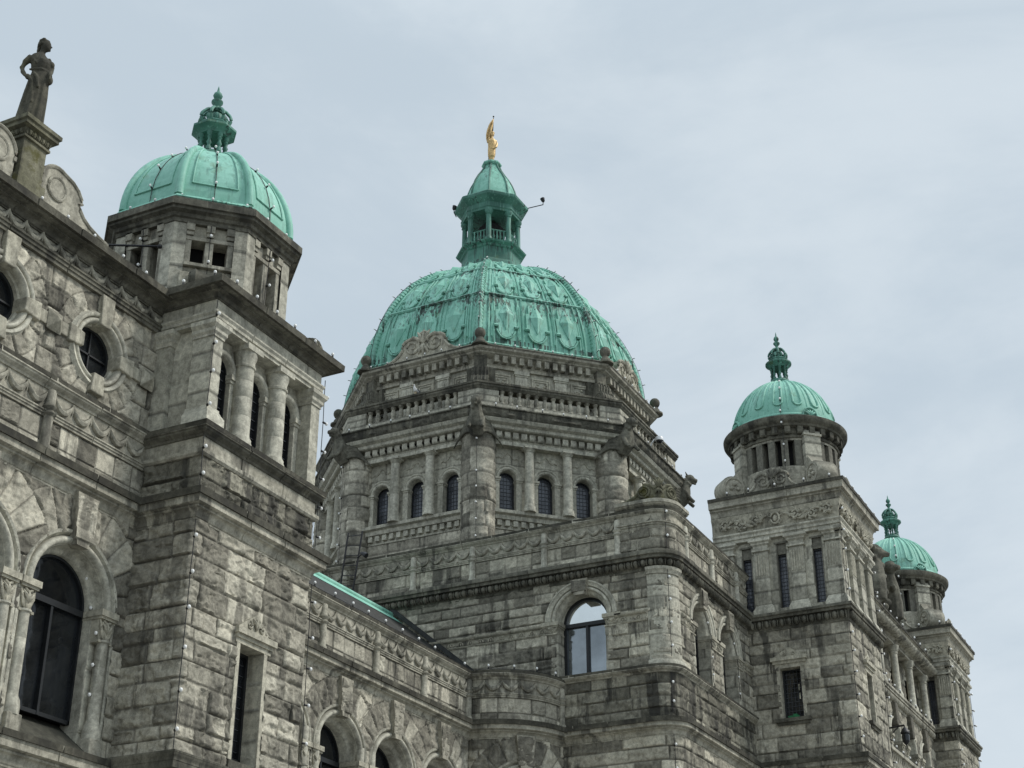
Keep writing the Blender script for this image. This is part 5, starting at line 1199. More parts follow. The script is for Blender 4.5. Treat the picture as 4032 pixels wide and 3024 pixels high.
def foliage(fr, uc, hw, zc, n, sc_):
    a = MB()
    for s in (-1, 1):
        x = np.linspace(.14, .96, 30); u = uc + s * x * hw; z = zc + .11 * np.sin(x * 11) * sc_; a.tube(fr.P(u, z, n + .02 + (z - zc) * .18), .036 + .012 * np.sin(x * 30), 6)
        for j, xv in enumerate((.34, .62, .88)):
            d_ = 1 if j % 2 else -1; curl(a, fr, uc + s * xv * hw, zc + d_ * -.05, .13, 1.3, -s * d_, pi / 2 * d_, .032, n + .04)
            a.ball(fr.P(np.array([uc + s * xv * hw]), zc + d_ * -.05, n + .03)[0], .035, 7)
            for q in range(6):
                an = q * 1.05 + j; r0 = .10; u0 = uc + s * xv * hw; z0 = zc - d_ * .05
                leaf(a, fr, [(u0 + r0 * cos(an), z0 + r0 * sin(an)), (u0 + 1.7 * r0 * cos(an + .3), z0 + 1.5 * r0 * sin(an + .3)), (u0 + 2.1 * r0 * cos(an + .7), min(zc + .24, max(zc - .24, z0 + 1.9 * r0 * sin(an + .7))))], n + .03, .042)
    cc = np.array([(uc + .13 * cos(x), zc + .17 * sin(x)) for x in np.linspace(0, 2 * pi, 18)]); a.tube(fr.P(cc[:, 0], cc[:, 1], np.full(18, n + .05)), .032, 6); a.ball(fr.P(np.array([uc]), zc, n + .0)[0], (.08, .08, .12), 10)
    for s in (-1, 1): curl(a, fr, uc + s * .17, zc + .12, .08, 1.2, s, pi / 2, .02, n + .05); curl(a, fr, uc + s * .15, zc - .12, .07, 1.2, -s, -pi / 2, .02, n + .05)
    return a
foliage(FX(xa), -(ya + yb) / 2, 1.72, 18.35, .095, 1).build('foliage_scroll', 'carved', fz, smooth=50)
foliage(FY(ya), (xa + xb) / 2, 1.66, 18.35, .095, 1).build('foliage_scroll', 'carved', fz, smooth=50)
a = MB(); mould(a, rsq, [(o + .10 if o > 0 else o, z) for o, z in cornice(18.60, 19.19, .25)] + [(-1.5, 19.225)]); a.build('crown_cornice', 'trim', rt, smooth=35); cap(rt, rsq, 19.19, .355, .10)
a = MB(); a.hprism([(xa + .1, ya + .1), (xb - .02, ya + .1), (xb - .02, 14.0), (xa + .1, 14.0)], 18.1, 19.18); a.hprism([(xa + .5, ya + .5), (xb - .02, ya + .5), (xb - .02, 14.0), (xa + .5, 14.0)], 0, 18.1); a.hprism([(xa - .02, 13.95), (xb + .02, 13.95), (xb + .02, 14.12), (xa - .02, 14.12)], 15.4, 19.2); a.build('inner_wall', 'trim_dark', rt)
# round drum
R = 1.55; cz = 19.20
cp_ = Path(circ(TX, TY, R, 64), True)
NS = 24
a = MB(); rockwall(a, cp_, 0, cp_.total, cz, 20.10, .05, 220, 'smooth', ch=(.35, .4), bl=(.6, .9)); rockwall(a, cp_, 0, cp_.total, 20.93, 21.06, .05, 221, 'smooth', ch=(.35, .4), bl=(.6, .9))
a.build('drum_wall', 'trim', rt)
a = MB(); a.lathe(TX, TY, [(1.25, cz), (1.25, 21.5)], 24); a.build('drum_core', 'void', rt)
for i in range(NS):
    an = pi / 4 + (i + .5) * 2 * pi / NS
    if min(abs(((an - pi / 4 - q * pi / 2 + pi) % (2 * pi)) - pi) for q in range(4)) < .15: continue
    fo = Fr(TX + R * cos(an), TY + R * sin(an), -sin(an), cos(an)); a = MB()
    pass
for i in range(NS):
    an = pi / 4 + i * 2 * pi / NS
    fo = Fr(TX + R * cos(an), TY + R * sin(an), -sin(an), cos(an)); a = MB(); a.box(fo, -.105, .105, 20.08, 20.95, -.32, -.01); a.build('drum_mullion', 'ashlar', rt, bevel=.01)
for q in range(4):
    an = pi / 4 + q * pi / 2; fo = Fr(TX + R * cos(an), TY + R * sin(an), -sin(an), cos(an))
    pth = Path([fo.P(np.array([-.27]), 0, -.2)[0][:2], fo.P(np.array([-.27]), 0, .12)[0][:2], fo.P(np.array([.27]), 0, .12)[0][:2], fo.P(np.array([.27]), 0, -.2)[0][:2]])
    a = MB(); rockwall(a, pth, 0, pth.total, cz, 21.22, .06, 225, 'smooth', ch=(.34, .4), bl=(3, 4)); a.box(fo, -.30, .30, 21.05, 21.12, -.2, .16); a.build('drum_pilaster', 'ashlar', rt)
    a = MB()      # drum-shaped corner scroll with carved shamrock
    pts = [fo.P(np.array([s]), 19.64, .46)[0] for s in (-.32, -.26, 0, .26, .32)]; a.tube(pts, [.36, .40, .40, .40, .36], 22)
    a.wedge(fo, [(-.22, 19.2), (.22, 19.2), (.22, 20.5), (-.22, 20.5)], [(-.22, 19.2), (.22, 19.2), (.22, 19.9), (-.22, 19.9)], .0, .5)
    for s in (-1, 1):
        p = fo.P(np.array([s * .325]), 0, .46)[0]; f2 = Fr(p[0], p[1], *(-fo.nn * s)) if s < 0 else Fr(p[0], p[1], *(-fo.nn * s))
        cc = np.array(arch_out(0, .30, 19.64, 0, 12, True)); a.tube(f2.P(cc[:, 0], cc[:, 1], np.zeros(len(cc))), .03, 6)
        for (x, z) in ((0, .12), (-.11, -.03), (.11, -.03)): a.ball(f2.P(np.array([x]), 19.64 + z, .0)[0], (.08, .08, .075), 8)
        a.tube(f2.P(np.array([0, .02]), np.array([19.64, 19.44]), 0), .02, 5)
    a.build('corner_scroll', 'trim', rt, smooth=45)
a = MB(); mould(a, cp_, [(-.3, 21.0), (.04, 21.0), (.06, 21.06), (.0, 21.08), (.0, 21.30), (.20, 21.34), (.22, 21.40), (.30, 21.44), (.34, 21.50), (.35, 21.60), (.30, 21.64), (-1.4, 21.68)]); a.build('drum_cornice', 'trim_dark', rt, smooth=35)
a = MB(); a.lathe(TX, TY, [(R - .02, 21.15), (R + .03, 21.15), (R + .03, 21.31), (R - .02, 21.31)], 56)
for i in range(28):
    an = (i + .5) * 2 * pi / 28; fo = Fr(TX + R * cos(an), TY + R * sin(an), -sin(an), cos(an)); a.box(fo, -.085, .085, 21.14, 21.33, -.05, .17); a.tube(fo.P(np.array([-.085, .085]), 21.16, .10), .07, 8)
a.build('modillion_course', 'trim_dark', rt, smooth=45)
for k in range(4):
    an = pi + k * pi / 2; fo = Fr(TX + 1.74 * cos(an), TY + 1.74 * sin(an), -sin(an), cos(an))
    gablet(rt, fo, 0, 19.21, 1.12, .74, -.22, .02, 'trim')
# dome
dp = [(1.60, 21.64), (1.60, 21.72)] + dome_pts(1.57, 21.72, 1.80, 22, 2.0, 2.0, .972)
a = MB(); a.lathe(TX, TY, dp, 72); dm = a.build('copper_dome', 'copper_clean', rt, smooth=60)
NP = 16; zq = lambda t_: np.interp(t_, np.linspace(0, 1, len(dp) - 2), [p[1] for p in dp[2:]]); rq = lambda t_: np.interp(t_, np.linspace(0, 1, len(dp) - 2), [p[0] for p in dp[2:]])
for i in range(NP):
    an = (i + .5) * 2 * pi / NP; b = MB(); T_ = []
    for t_ in np.linspace(.93, .22, 16): T_.append((an - .085 - .0 * t_, t_))
    for w_ in np.linspace(pi, 2 * pi, 9)[1:-1]: T_.append((an + .085 * cos(w_), .22 + .055 * sin(w_)))
    for t_ in np.linspace(.22, .93, 16): T_.append((an + .085, t_))
    b.tube([(TX + (rq(t_) + .01) * cos(q), TY + (rq(t_) + .01) * sin(q), zq(t_)) for q, t_ in T_], .034, 6); b.build('raised_loop', 'copper_clean', dm, smooth=60)
b = MB()
for i in range(NP):
    an = i * 2 * pi / NP; b.tube([(TX + (rq(t_)) * cos(an), TY + (rq(t_)) * sin(an), zq(t_)) for t_ in np.linspace(.1, .95, 16)], .016, 5)
mould(b, Path(circ(TX, TY, 1.57, 48), True), [(0, 21.72), (.04, 21.74), (.05, 21.78), (.0, 21.84)]); mould(b, Path(circ(TX, TY, .50, 24), True), [(-.1, 23.34), (.02, 23.36), (.03, 23.42), (-.1, 23.46)]); b.build('dome_moulding', 'copper_clean', dm, smooth=60)
for k in range(8):
    an = pi / 8 * 0 + k * pi / 4 + (0 if k % 2 else 0)
    if k % 2 == 0: continue
    fo = Fr(TX + 1.66 * cos(an), TY + 1.66 * sin(an), -sin(an), cos(an)); b = MB(); cc = np.array([(.24 * cos(x), 21.68 + .30 * sin(x)) for x in np.linspace(0, pi, 12)]); b.tube(fo.P(cc[:, 0], cc[:, 1], np.zeros(12)), .035, 6); b.prism(fo, [tuple(c_) for c_ in cc], -.25, -.02); palm(b, fo, 0, 21.70, .22, .01, 5, .025); b.build('shell_antefix', 'copper', dm, smooth=50)
cupola(rt, TX, TY, 23.46, .95, octg=False, rs=.92)

# twin tower
def twin(root, dx, dy, label):
    r = root.copy(); COL.objects.link(r); r.location = (root.location[0] + dx, root.location[1] + dy, 0); r['label'] = label; ORG[r.name] = tuple(r.location)
    def rec(o, par):
        for ch in [c for c in list(bpy.data.objects) if c.parent == o]:
            c = ch.copy(); COL.objects.link(c); c.parent = par; rec(ch, c)
    rec(root, r); return r
rt['group'] = 'twin towers with round green domes'
twin(rt, 15.02, .33, 'farther of two matching stone towers with loop-patterned green domes, at the right edge')

# ------------------------------------------------------------------ colonnaded wing between the towers
wg = thing('colonnaded_wing', 'receding stone wing with round columns and balcony between the two matching round-domed towers', 'building', (50, 11.6, 0))
YW = 11.55; wp = Path([(44.25, YW), (55.9, YW)]); fw = FY(YW)
AX = [46.0, 48.05, 50.1, 52.15, 54.2]; CX = [45.0, 47.0, 49.05, 51.1, 53.15, 55.2]
a = MB(); rockwall(a, wp, 0, wp.total, 11.4, 15.12, .06, 301, 'rock', ch=(.3, .42), bl=(.5, 1.0), amp=.06, holes=[h for x in AX for h in (('a', x - 44.25, 13.95, .82), ('r', x - 44.25 - .78, x - 44.25 + .78, 11.9, 13.96))], arches=[(x - 44.25, 13.95, .8, 1.2, 9) for x in AX])
rockwall(a, wp, 0, wp.total, 15.5, 17.42, .06, 302, 'rock', ch=(.3, .42), bl=(.4, .8), amp=.06, holes=[('r', x - 44.25 - .3, x - 44.25 + .3, 15.7, 16.9) for x in AX], n0=-.35)
rockwall(a, wp, 0, wp.total, 6.0, 10.95, .08, 303, 'rock', ch=(.3, .42), bl=(.4, .8), amp=.06)
a.build('rock_faced_wall', 'rock_far', wg, smooth=60)
for x in AX:
    b = MB(); ring(b, fw, arch_out(x, .55, 13.95, 12.0, 20), [(0, -.5), (0, -.12), (.03, -.08)] + roll(.05, .18, -.04, .10) + [(.19, .02), (.28, .03), (.29, -.02)]); b.build('archivolt', 'trim_light', wg, smooth=45)
    b = MB(); b.wedge(fw, [(x - .12, 14.35), (x + .12, 14.35), (x + .2, 15.08), (x - .2, 15.08)], [(x - .12, 14.35), (x + .12, 14.35), (x + .2, 15.08), (x - .2, 15.08)], -.1, .16); b.build('keystone', 'rock', wg, bevel=.03)
    for s in (-1, 1):
        u0, u1 = sorted((x + s * .55, x + s * .82)); capital(wg, fw, u0, u1, 13.95, .3, -.3, .05)
    window(wg, fw, x, .56, 13.95, 12.0, .38, 'glass'); window(wg, Fr(0, YW + .35, 1, 0), x, .30, 16.9, 15.7, .2, 'glass', arched=False, name='square_window')
qg = np.array(ORG[wg.name]); b = MB(); r = .13
b.lathe(qg[0], qg[1], [(r * 1.4, 15.52), (r * 1.4, 15.62), (r * 1.15, 15.70), (r, 15.75), (r * .92, 17.0), (r * 1.15, 17.03), (r * 1.0, 17.08), (r * 1.3, 17.12), (r * 1.4, 17.2), (r * 1.5, 17.22), (r * 1.5, 17.3)], 18)
o = b.build('column', 'trim_light', wg, smooth=40); copies(o, [(x - qg[0], YW - .02 - qg[1], 0) for x in CX], wg)
egg_band(wg, wp, 15.10, 15.34, 15.53, .20, .24, 'trim')
a = MB(); mould(a, wp, [(-.4, 17.28), (.12, 17.28), (.12, 17.36), (.02, 17.38)] + [(.02 + .22 * sin(x), 17.55 - .16 * cos(x)) for x in np.linspace(.2, pi - .2, 7)] + [(.05, 17.72), (.25, 17.78), (.28, 17.84), (.28, 17.92), (.33, 17.94), (.35, 18.02), (.30, 18.05), (-.5, 18.07)]); a.build('crown_cornice', 'trim', wg, smooth=35); cap(wg, wp, 18.03, .35, .08)
a = MB(); eggs(a, wp, 17.42, 17.70, .5, .30); a.build('egg_and_dart_moulding', 'trim', wg, smooth=50)
a = MB(); mould(a, wp, cornice(10.9, 11.36, .24)); a.build('main_cornice', 'trim', wg, smooth=35); cap(wg, wp, 11.36, .24, .12)
# balcony balustrade
fbw = FY(YW - .30); a = MB(); a.box(fbw, 44.31, 55.78, 13.02, 13.14, -.12, .14); a.box(fbw, 44.31, 55.78, 12.35, 12.47, -.4, .14); a.build('balcony_rail', 'trim', wg, bevel=.02)
b = MB(); b.lathe(qg[0], qg[1], [(.08, 12.47), (.06, 12.53), (.085, 12.62), (.075, 12.72), (.045, 12.85), (.07, 12.93), (.08, 13.02)], 10); o = b.build('baluster', 'trim', wg, smooth=50); copies(o, [(44.55 + .235 * i - qg[0], YW - .30 - qg[1], 0) for i in range(48)], wg)
a = MB(); a.hprism([(44.2, YW + .6), (55.9, YW + .6), (55.9, 30), (44.2, 30)], 0, 18.0); a.hprism([(44.3, YW + .37), (55.8, YW + .37), (55.8, YW + .62), (44.3, YW + .62)], 17.3, 18.0); a.build('inner_wall', 'void', wg)
# carved coat of arms with supporters on the parapet beside the nearer tower
a = MB(); px_, pz_ = 50.05, 18.05; fq = FY(YW - .05); K_ = 1.6
a.prism(fq, [(px_ + x * K_, pz_ + z * K_) for x, z in ((-.8, 0), (.8, 0), (.6, .5), (.35, 1.1), (0, 1.35), (-.35, 1.1), (-.6, .5))], -.35, -.02); a.ball(fq.P(np.array([px_]), pz_ + .6 * K_, .0)[0], (.50, .16, .6), 12)
for s in (-1, 1):
    P = lambda x, z, n=.1: fq.P(np.array([px_ + s * x * K_]), pz_ + z * K_, n * K_)[0]
    a.tube([P(.68, .1), P(.66, .45), P(.60, .8), P(.52, 1.05)], [.30, .33, .28, .20], 9); a.ball(P(.50, 1.2, .15), (.26, .24, .26), 9); a.tube([P(.5, 1.2, .2), P(.42, 1.15, .38)], [.16, .08], 7); a.tube([P(.6, .8), P(.4, .7, .2), P(.3, .75, .2)], [.14, .11, .09], 7); a.tube([P(.7, .15), P(.85, .0), P(.9, -.05)], [.16, .12, .09], 7)
    for j in range(5): a.ball(P(.62 + .07 * sin(j * 2), 1.0 + .07 * j, .1), .13, 6)
for j in range(6): a.ball(fq.P(np.array([px_ + .5 * sin(j * 1.3)]), pz_ + .3 + .3 * j, .1)[0], .15, 7)
a.ball(fq.P(np.array([px_]), pz_ + 1.42 * K_, 0)[0], (.25, .2, .3), 9); a.build('carved_coat_of_arms', 'trim_dark', wg, remesh=.035)
# ------------------------------------------------------------------ statues
rI = np.array([.454, -.891, 0.]); tI = np.array([-.891, -.454, 0.]); uI = np.array([0, 0, 1.])
def loft(mb, base, rows, seg=40, folds=11):
    """rows: z, left, right (along rI), depth front, depth back, fold amplitude"""
    A = []
    th_ = np.arange(seg) * 2 * pi / seg
    for z, l, r, d0, d1, fa in rows:
        c = (l + r) / 2; w = (r - l) / 2
        f = 1 + fa * (np.sin(th_ * folds + z * 1.1 + 1.5 * np.sin(th_ * 2)) * .6 + .4 * np.sin(th_ * 17 + z * 2))
        x = c + w * np.cos(th_) * f; y = np.where(np.sin(th_) > 0, d0, d1) * np.sin(th_) * f
        A.append(base + rI * x[:, None] + tI * y[:, None] + uI * z)
    A = np.array(A).transpose(1, 0, 2); mb.grid(A[::-1], close_u=True); mb.add(A[:, 0], [list(range(seg))]); mb.add(A[:, -1], [list(range(seg))[::-1]])
sb = np.array([14.68, 16.30, 16.55])
st = thing('statue', 'dark weathered stone statue of a robed woman on a pedestal at the top left', 'statue', tuple(sb))
b = MB(); c = lambda x, z, t_=0.: sb + rI * x * 1.0 + tI * t_ + uI * z
rows = [(0, -.235, .235, .20, .18, .07), (.12, -.225, .235, .19, .17, .10), (.4, -.19, .235, .17, .15, .10), (.7, -.155, .235, .155, .14, .08), (.92, -.125, .225, .15, .14, .05), (1.05, -.105, .215, .145, .13, .03), (1.14, -.085, .21, .13, .12, .02),
        (1.18, -.08, .205, .125, .11, .015), (1.23, -.10, .225, .14, .11, .02), (1.30, -.11, .235, .15, .11, .02), (1.38, -.13, .19, .145, .11, .015), (1.46, -.155, .14, .12, .10, .0), (1.52, -.13, .10, .09, .09, 0), (1.56, -.03, .08, .06, .06, 0)]
loft(b, sb, rows, 56, 9)
b.tube([c(.015, 1.50), c(.035, 1.60), c(.05, 1.66)], [.065, .052, .055], 12)                      # neck
b.ball(c(.075, 1.725), (.088, .088, .115), 16); b.ball(c(.105, 1.68), (.06, .06, .07), 12)      # skull, jaw
b.tube([c(.150, 1.72), c(.183, 1.688), c(.160, 1.682)], [.016, .018, .012], 6); b.ball(c(.155, 1.655), .016, 6); b.ball(c(.150, 1.625), .022, 6)
b.tube([c(-.125, 1.47, .03), c(-.20, 1.34, .06), c(-.235, 1.22, .07), c(-.20, 1.12, .09), c(-.135, 1.02, .13)], [.062, .054, .044, .042, .032], 10)   # right arm, hand on hip
for q in range(4): b.tube([c(-.13 + .012 * q, 1.01 - .01 * q, .15), c(-.09 + .014 * q, .965 - .012 * q, .17), c(-.085 + .014 * q, .93, .165)], [.016, .014, .010], 6)
b.tube([c(-.14, 1.02, .14), c(-.155, .98, .16)], [.015, .011], 6)
b.ball(c(-.09, .985, .14), (.045, .045, .055), 9)
b.tube([c(.12, 1.47, -.05), c(.20, 1.33, -.08), c(.22, 1.20, -.02), c(.24, 1.08, .06), c(.26, 1.03, .08)], [.06, .052, .045, .04, .036], 10)
for q in range(4): b.tube([c(.25, 1.05 - .015 * q, .08), c(.27, 1.02 - .018 * q, .11), c(.26, .99 - .015 * q, .12)], [.015, .014, .010], 6)
b.ball(c(.245, .98, .03), (.055, .055, .085), 10)
for sx_, z_, t_ in ((.10, 1.335, .09), (.21, 1.325, .0)): b.ball(c(sx_, z_, t_), (.065, .065, .065), 12)
b.tube([c(-.10, 1.17, .09), c(.0, 1.145, .14), c(.12, 1.15, .13), c(.21, 1.16, .03)], .020, 7)
b.tube([c(-.07, 1.0, .15), c(.0, .88, .17), (c(.03, .70, .17)), c(.05, .45, .18)], [.03, .035, .03, .02], 7); b.tube([c(-.02, 1.1, .13), c(.08, .95, .17), c(.12, .75, .17)], [.025, .03, .02], 7)
b.tube([c(-.02, 1.50, .06), c(.06, 1.40, .12), c(.12, 1.30, .14)], .018, 6); b.tube([c(-.1, 1.48, .06), c(-.05, 1.36, .13), c(.03, 1.26, .15)], .016, 6)
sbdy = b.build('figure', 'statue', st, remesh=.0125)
b = MB()
for i in range(22):
    a_ = i * 2.4; b.ball(c(.055 - .05 * abs(cos(a_)) + .03 * cos(a_), 1.765 + .05 * sin(a_ * 1.7), .065 * sin(a_)), (.045, .045, .04), 7)
b.ball(c(.04, 1.77), (.098, .092, .085), 14); b.tube([c(.12, 1.80), c(.05, 1.845), c(-.03, 1.80)], [.035, .035, .04], 8); b.ball(c(-.025, 1.70), (.045, .05, .05), 9); b.tube([c(-.03, 1.69), c(-.045, 1.62), c(-.04, 1.55)], [.035, .026, .018], 7)
b.build('hair', 'statue', st, remesh=.013)
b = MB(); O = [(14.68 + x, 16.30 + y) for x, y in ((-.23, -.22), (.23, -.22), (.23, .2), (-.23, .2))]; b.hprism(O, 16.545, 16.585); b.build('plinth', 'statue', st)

gb = np.array([cx - .01, cy + .0, 39.47])
gs = thing('gilded_statue', 'gilded statue of a man holding a flag on top of the main dome', 'statue', tuple(gb), None)
c = lambda x, z, t_=0.: gb + rI * x + tI * t_ + uI * z
b = MB(); q = lambda X, Y: ((X - 515) * .0017, (1400 - Y) * .00207)
rows = [(.36, -.155, .145, .11, .10, .03), (.50, -.16, .165, .12, .11, .03), (.70, -.165, .17, .12, .11, .02), (.85, -.155, .175, .12, .11, .01), (1.0, -.16, .19, .13, .12, .01), (1.15, -.17, .19, .14, .12, 0), (1.25, -.12, .15, .11, .1, 0), (1.34, -.02, .07, .07, .07, 0)]
loft(b, gb, rows, 32, 7)
for s_ in (-1, 1): b.tube([c(.02 + s_ * .045, .5), c(.0 + s_ * .05, .33), c(.0 + s_ * .045, .2), c(-.0 + s_ * .04, .03)], [.085, .07, .06, .045], 9); b.ball(c(.03 + s_ * .04, .03, .05), (.05, .07, .035), 8)
b.tube([c(.015, 1.28), c(.02, 1.42)], .055, 9); b.ball(c(.025, 1.52), (.085, .085, .115), 12); b.ball(c(.03, 1.60), (.10, .10, .07), 10); b.tube([c(.06, 1.50), c(.12, 1.49)], [.03, .012], 6)
b.tube([c(.16, 1.2), c(.21, 1.0), c(.19, .82, .08), c(.12, .76, .12)], [.07, .065, .05, .045], 8); b.tube([c(-.12, 1.2), c(-.17, 1.1, .08), c(-.13, 1.25, .12)], [.065, .055, .04], 8)
for k_ in range(4): b.tube([c(-.11, 1.24 + .02 * k_, .12), c(-.08, 1.25 + .02 * k_, .15)], .014, 5); b.tube([c(.12 - .015 * k_, .76, .14), c(.10 - .015 * k_, .70, .15)], .014, 5)
b.build('figure', 'gold', gs, remesh=.018)
b = MB(); b.tube([c(-.16, -.02, .02), c(.05, 1.78), c(.065, 2.40)], .016, 7); b.ball(c(.07, 2.47), .04, 10); b.build('flagstaff', 'trim_dark', gs, smooth=50)
b = MB(); L = np.array([(.06, 2.34), (-.06, 2.15), (-.14, 1.98), (-.20, 1.75), (-.235, 1.50), (-.23, 1.30), (-.19, 1.12)]); Rr = np.array([(.06, 2.30), (.055, 2.10), (.05, 1.95), (.03, 1.78), (.0, 1.55), (-.03, 1.38), (-.12, 1.12)])
V = []
for i in range(7):
    for j in range(9):
        w_ = j / 8; p = L[i] * (1 - w_) + Rr[i] * w_; V.append(c(p[0], p[1], .06 * sin(w_ * 9 + i * .5) * (.3 + i * .12)))
A = np.array(V).reshape(7, 9, 3); b.grid(A); fl_ = b.build('flag', 'gold', gs, smooth=60); m_ = fl_.modifiers.new('solid', 'SOLIDIFY'); m_.thickness = .03; m_.offset = 0

# ------------------------------------------------------------------ small things
def gull(x, y, z):
    t_ = thing('gull', 'white gull standing on the balustrade rail below the main dome', 'bird', (x, y, z))
    b = MB(); P = lambda a, h, s=0: np.array([x - a * .8, y + s + a * .3, z + h])
    b.tube([P(-.20, .12), P(-.10, .15), P(.0, .18), P(.05, .24), P(.06, .30), P(.065, .34)], [.02, .06, .075, .055, .035, .03], 12); b.ball(P(.075, .35), (.038, .035, .034), 10); b.build('body', 'gull', t_, remesh=.012)
    b = MB(); b.tube([P(.10, .345), P(.15, .335)], [.012, .005], 6); b.build('beak', 'gold', t_)
    for s in (-1, 1):
        b = MB(); b.tube([P(.0, .20, s * .065), P(-.12, .16, s * .06), P(-.26, .11, s * .03)], [.03, .04, .01], 8, .4); b.build('wing', 'gull_grey', t_, smooth=60)
        b = MB(); b.tube([P(.0, .13, s * .025), P(.0, 0.0, s * .025)], .008, 5); b.tube([P(.0, .005, s * .025), P(.05, .003, s * .035)], .010, 5); b.build('leg', 'gold', t_)
gull(41.62, 25.0, 25.66)
t_ = thing('security_camera', 'white dome security camera on the balustrade ledge at the right side of the octagonal tower', 'camera', (47.3, 18.40, 24.64))
b = MB(); b.tube([(47.3, 18.5, 24.66), (47.3, 18.36, 24.86), (47.3, 18.2, 24.90)], .03, 7); b.build('arm', 'camera', t_, smooth=50)
b = MB(); b.lathe(47.3, 18.15, [(.05, 24.94), (.13, 24.92), (.15, 24.86), (.15, 24.78)], 16); h_ = b.build('housing', 'camera', t_, smooth=50); b = MB(); b.ball((47.3, 18.15, 24.78), (.12, .12, .11), 12); b.build('lens_dome', 'glass', h_, smooth=60)
t_ = thing('ladder', 'black metal ladder rising from the dark gallery roof against the parapet of the central block', 'ladder', (34.5, 22.7, 15.5))
LT0, LT1, LB0, LB1 = (np.array(p) for p in ((34.5, 22.79, 17.62), (34.5, 22.32, 17.59), (34.5, 23.02, 15.6), (34.5, 22.59, 15.5)))
for p, q_ in ((LT0, LB0), (LT1, LB1)): b = MB(); b.tube([p, q_], .028, 6); b.build('stile', 'iron', t_, smooth=50)
b = MB()
for i in range(7): w_ = .05 + i / 7.0; b.tube([LT0 * (1 - w_) + LB0 * w_, LT1 * (1 - w_) + LB1 * w_], .014, 5)
b.build('rungs', 'iron', t_, smooth=50)
t_ = thing('spotlight', 'small black spotlight clamped to the right stile of the roof ladder', 'light', (34.46, 22.40, 16.80))
b = MB(); b.tube([(34.46, 22.42, 16.80), (34.42, 22.25, 16.86)], .02, 6); b.build('bracket', 'iron', t_, smooth=50); b = MB(); b.tube([(34.42, 22.28, 16.90), (34.40, 22.16, 16.84), (34.39, 22.08, 16.78)], [.04, .07, .075], 10); b.build('lamp_head', 'iron', t_, smooth=50)
lx, ly, lz = 49.3, 11.04, 14.12
t_ = thing('wall_lantern', 'black hanging lantern on a bracket arm between the two right-hand towers', 'lamp', (lx, 11.5, lz))
b = MB(); b.tube([(lx, 11.6, lz - .04), (lx, ly, lz)], .03, 7); b.tube([(lx, 11.5, lz - .25), (lx, 11.25, lz - .05)], .018, 6); b.tube([(lx, ly, lz), (lx, ly, lz - .10)], .015, 6); b.build('bracket', 'iron', t_, smooth=50)
b = MB(); b.lathe(lx, ly, [(.02, lz - .06), (.05, lz - .09), (.09, lz - .12), (.13, lz - .20), (.15, lz - .24), (.15, lz - .27), (.13, lz - .28)], 12); b.lathe(lx, ly, [(.12, lz - .50), (.10, lz - .54), (.06, lz - .60), (.02, lz - .64), (.01, lz - .68)], 12); b.build('lantern_cap', 'iron', t_, smooth=40)
b = MB(); b.lathe(lx, ly, [(.11, lz - .275), (.13, lz - .36), (.12, lz - .505)], 12); b.build('lantern_glass', 'glass', t_, smooth=40)

# ------------------------------------------------------------------ festoon light bulbs
cx, cy = 48.0, cy0
BM = MB(); BM.ball((0, 0, 0), (.026, .026, .031), 12); b0 = BM.build('bulb', 'bulb', smooth=80); bmesh_bulb = b0.data; bpy.data.objects.remove(b0)
def string(label, pts, sp=.55, out=(0, 0, 0), cable=True, off=.5, size=1.0, dark=False, every=None):
    P = np.array(pts, float); d = np.r_[0, np.cumsum(np.linalg.norm(np.diff(P, axis=0), axis=1))]; L = d[-1]; o = np.array(out, float)
    t_ = thing('string_lights', label, 'string lights', tuple(P[0]), 'white bulb strings along the stone edges' if not dark else 'bulb strings along the copper ribs')
    n = max(2, int(L / sp)); b = MB(); n_ = max(4, int(L / .25))
    if cable:
        s_ = np.linspace(0, L, n_); C_ = np.stack([np.interp(s_, d, P[:, k]) for k in range(3)], 1); rg = np.random.RandomState(int(L * 100)); C_ += rg.uniform(-.006, .006, C_.shape); b.tube(C_, .008, 5)
    ob = o / (np.linalg.norm(o) + 1e-9)
    rb = np.random.RandomState(int(L * 1000) % 99991); pos = [np.array([np.interp((i + off + rb.uniform(-.09, .09)) * L / n, d, P[:, k]) for k in range(3)]) for i in range(n) if i in (0, n - 1) or rb.rand() > .05]
    for p in pos: b.tube([p - ob * .0, p + o * 1.0], [.020 * size, .017 * size], 6)
    b.build('cable', 'wire', t_, smooth=50)
    for p in pos:
        q = bpy.data.objects.new('bulb', bmesh_bulb); COL.objects.link(q); q.parent = t_; q.location = tuple(p + o + ob * .03 * size - np.array(t_.location)); q.scale = (size,) * 3
A_ = lambda *v: np.array(v, float)
# gabled wing and corner tower
string('bulbs along the top of the crown cornice of the gabled wing', [(13.2, 15.86, 15.12), (17.7, 15.86, 15.12)], .62, (0, 0, .05))
string('bulbs up the lower left-front corner of the corner tower', [(18.17, 14.92, 7.12), (18.17, 14.92, 10.78)], .56, (-.03, -.05, 0), size=1.15)
string('bulbs up the corner tower between its lower cornice and ledge', [(18.12, 14.87, 11.3), (18.10, 14.86, 12.22)], .5, (-.02, -.05, 0), size=1.15)
string('bulbs up the corner pier of the loggia on the corner tower', [(18.17, 14.92, 12.52), (18.16, 14.90, 14.82)], .52, (-.02, -.05, 0), size=1.15)
string('bulbs along the crown cornice of the corner tower', [(17.94, 15.8, 15.15), (17.94, 14.69, 15.15), (21.72, 14.69, 15.15)], .60, (0, 0, .05), size=1.1)
string('bulbs up the far right edge of the corner tower', [(21.50, 14.92, 7.0), (21.50, 14.92, 10.75)], .56, (.05, -.02, 0), size=1.1)
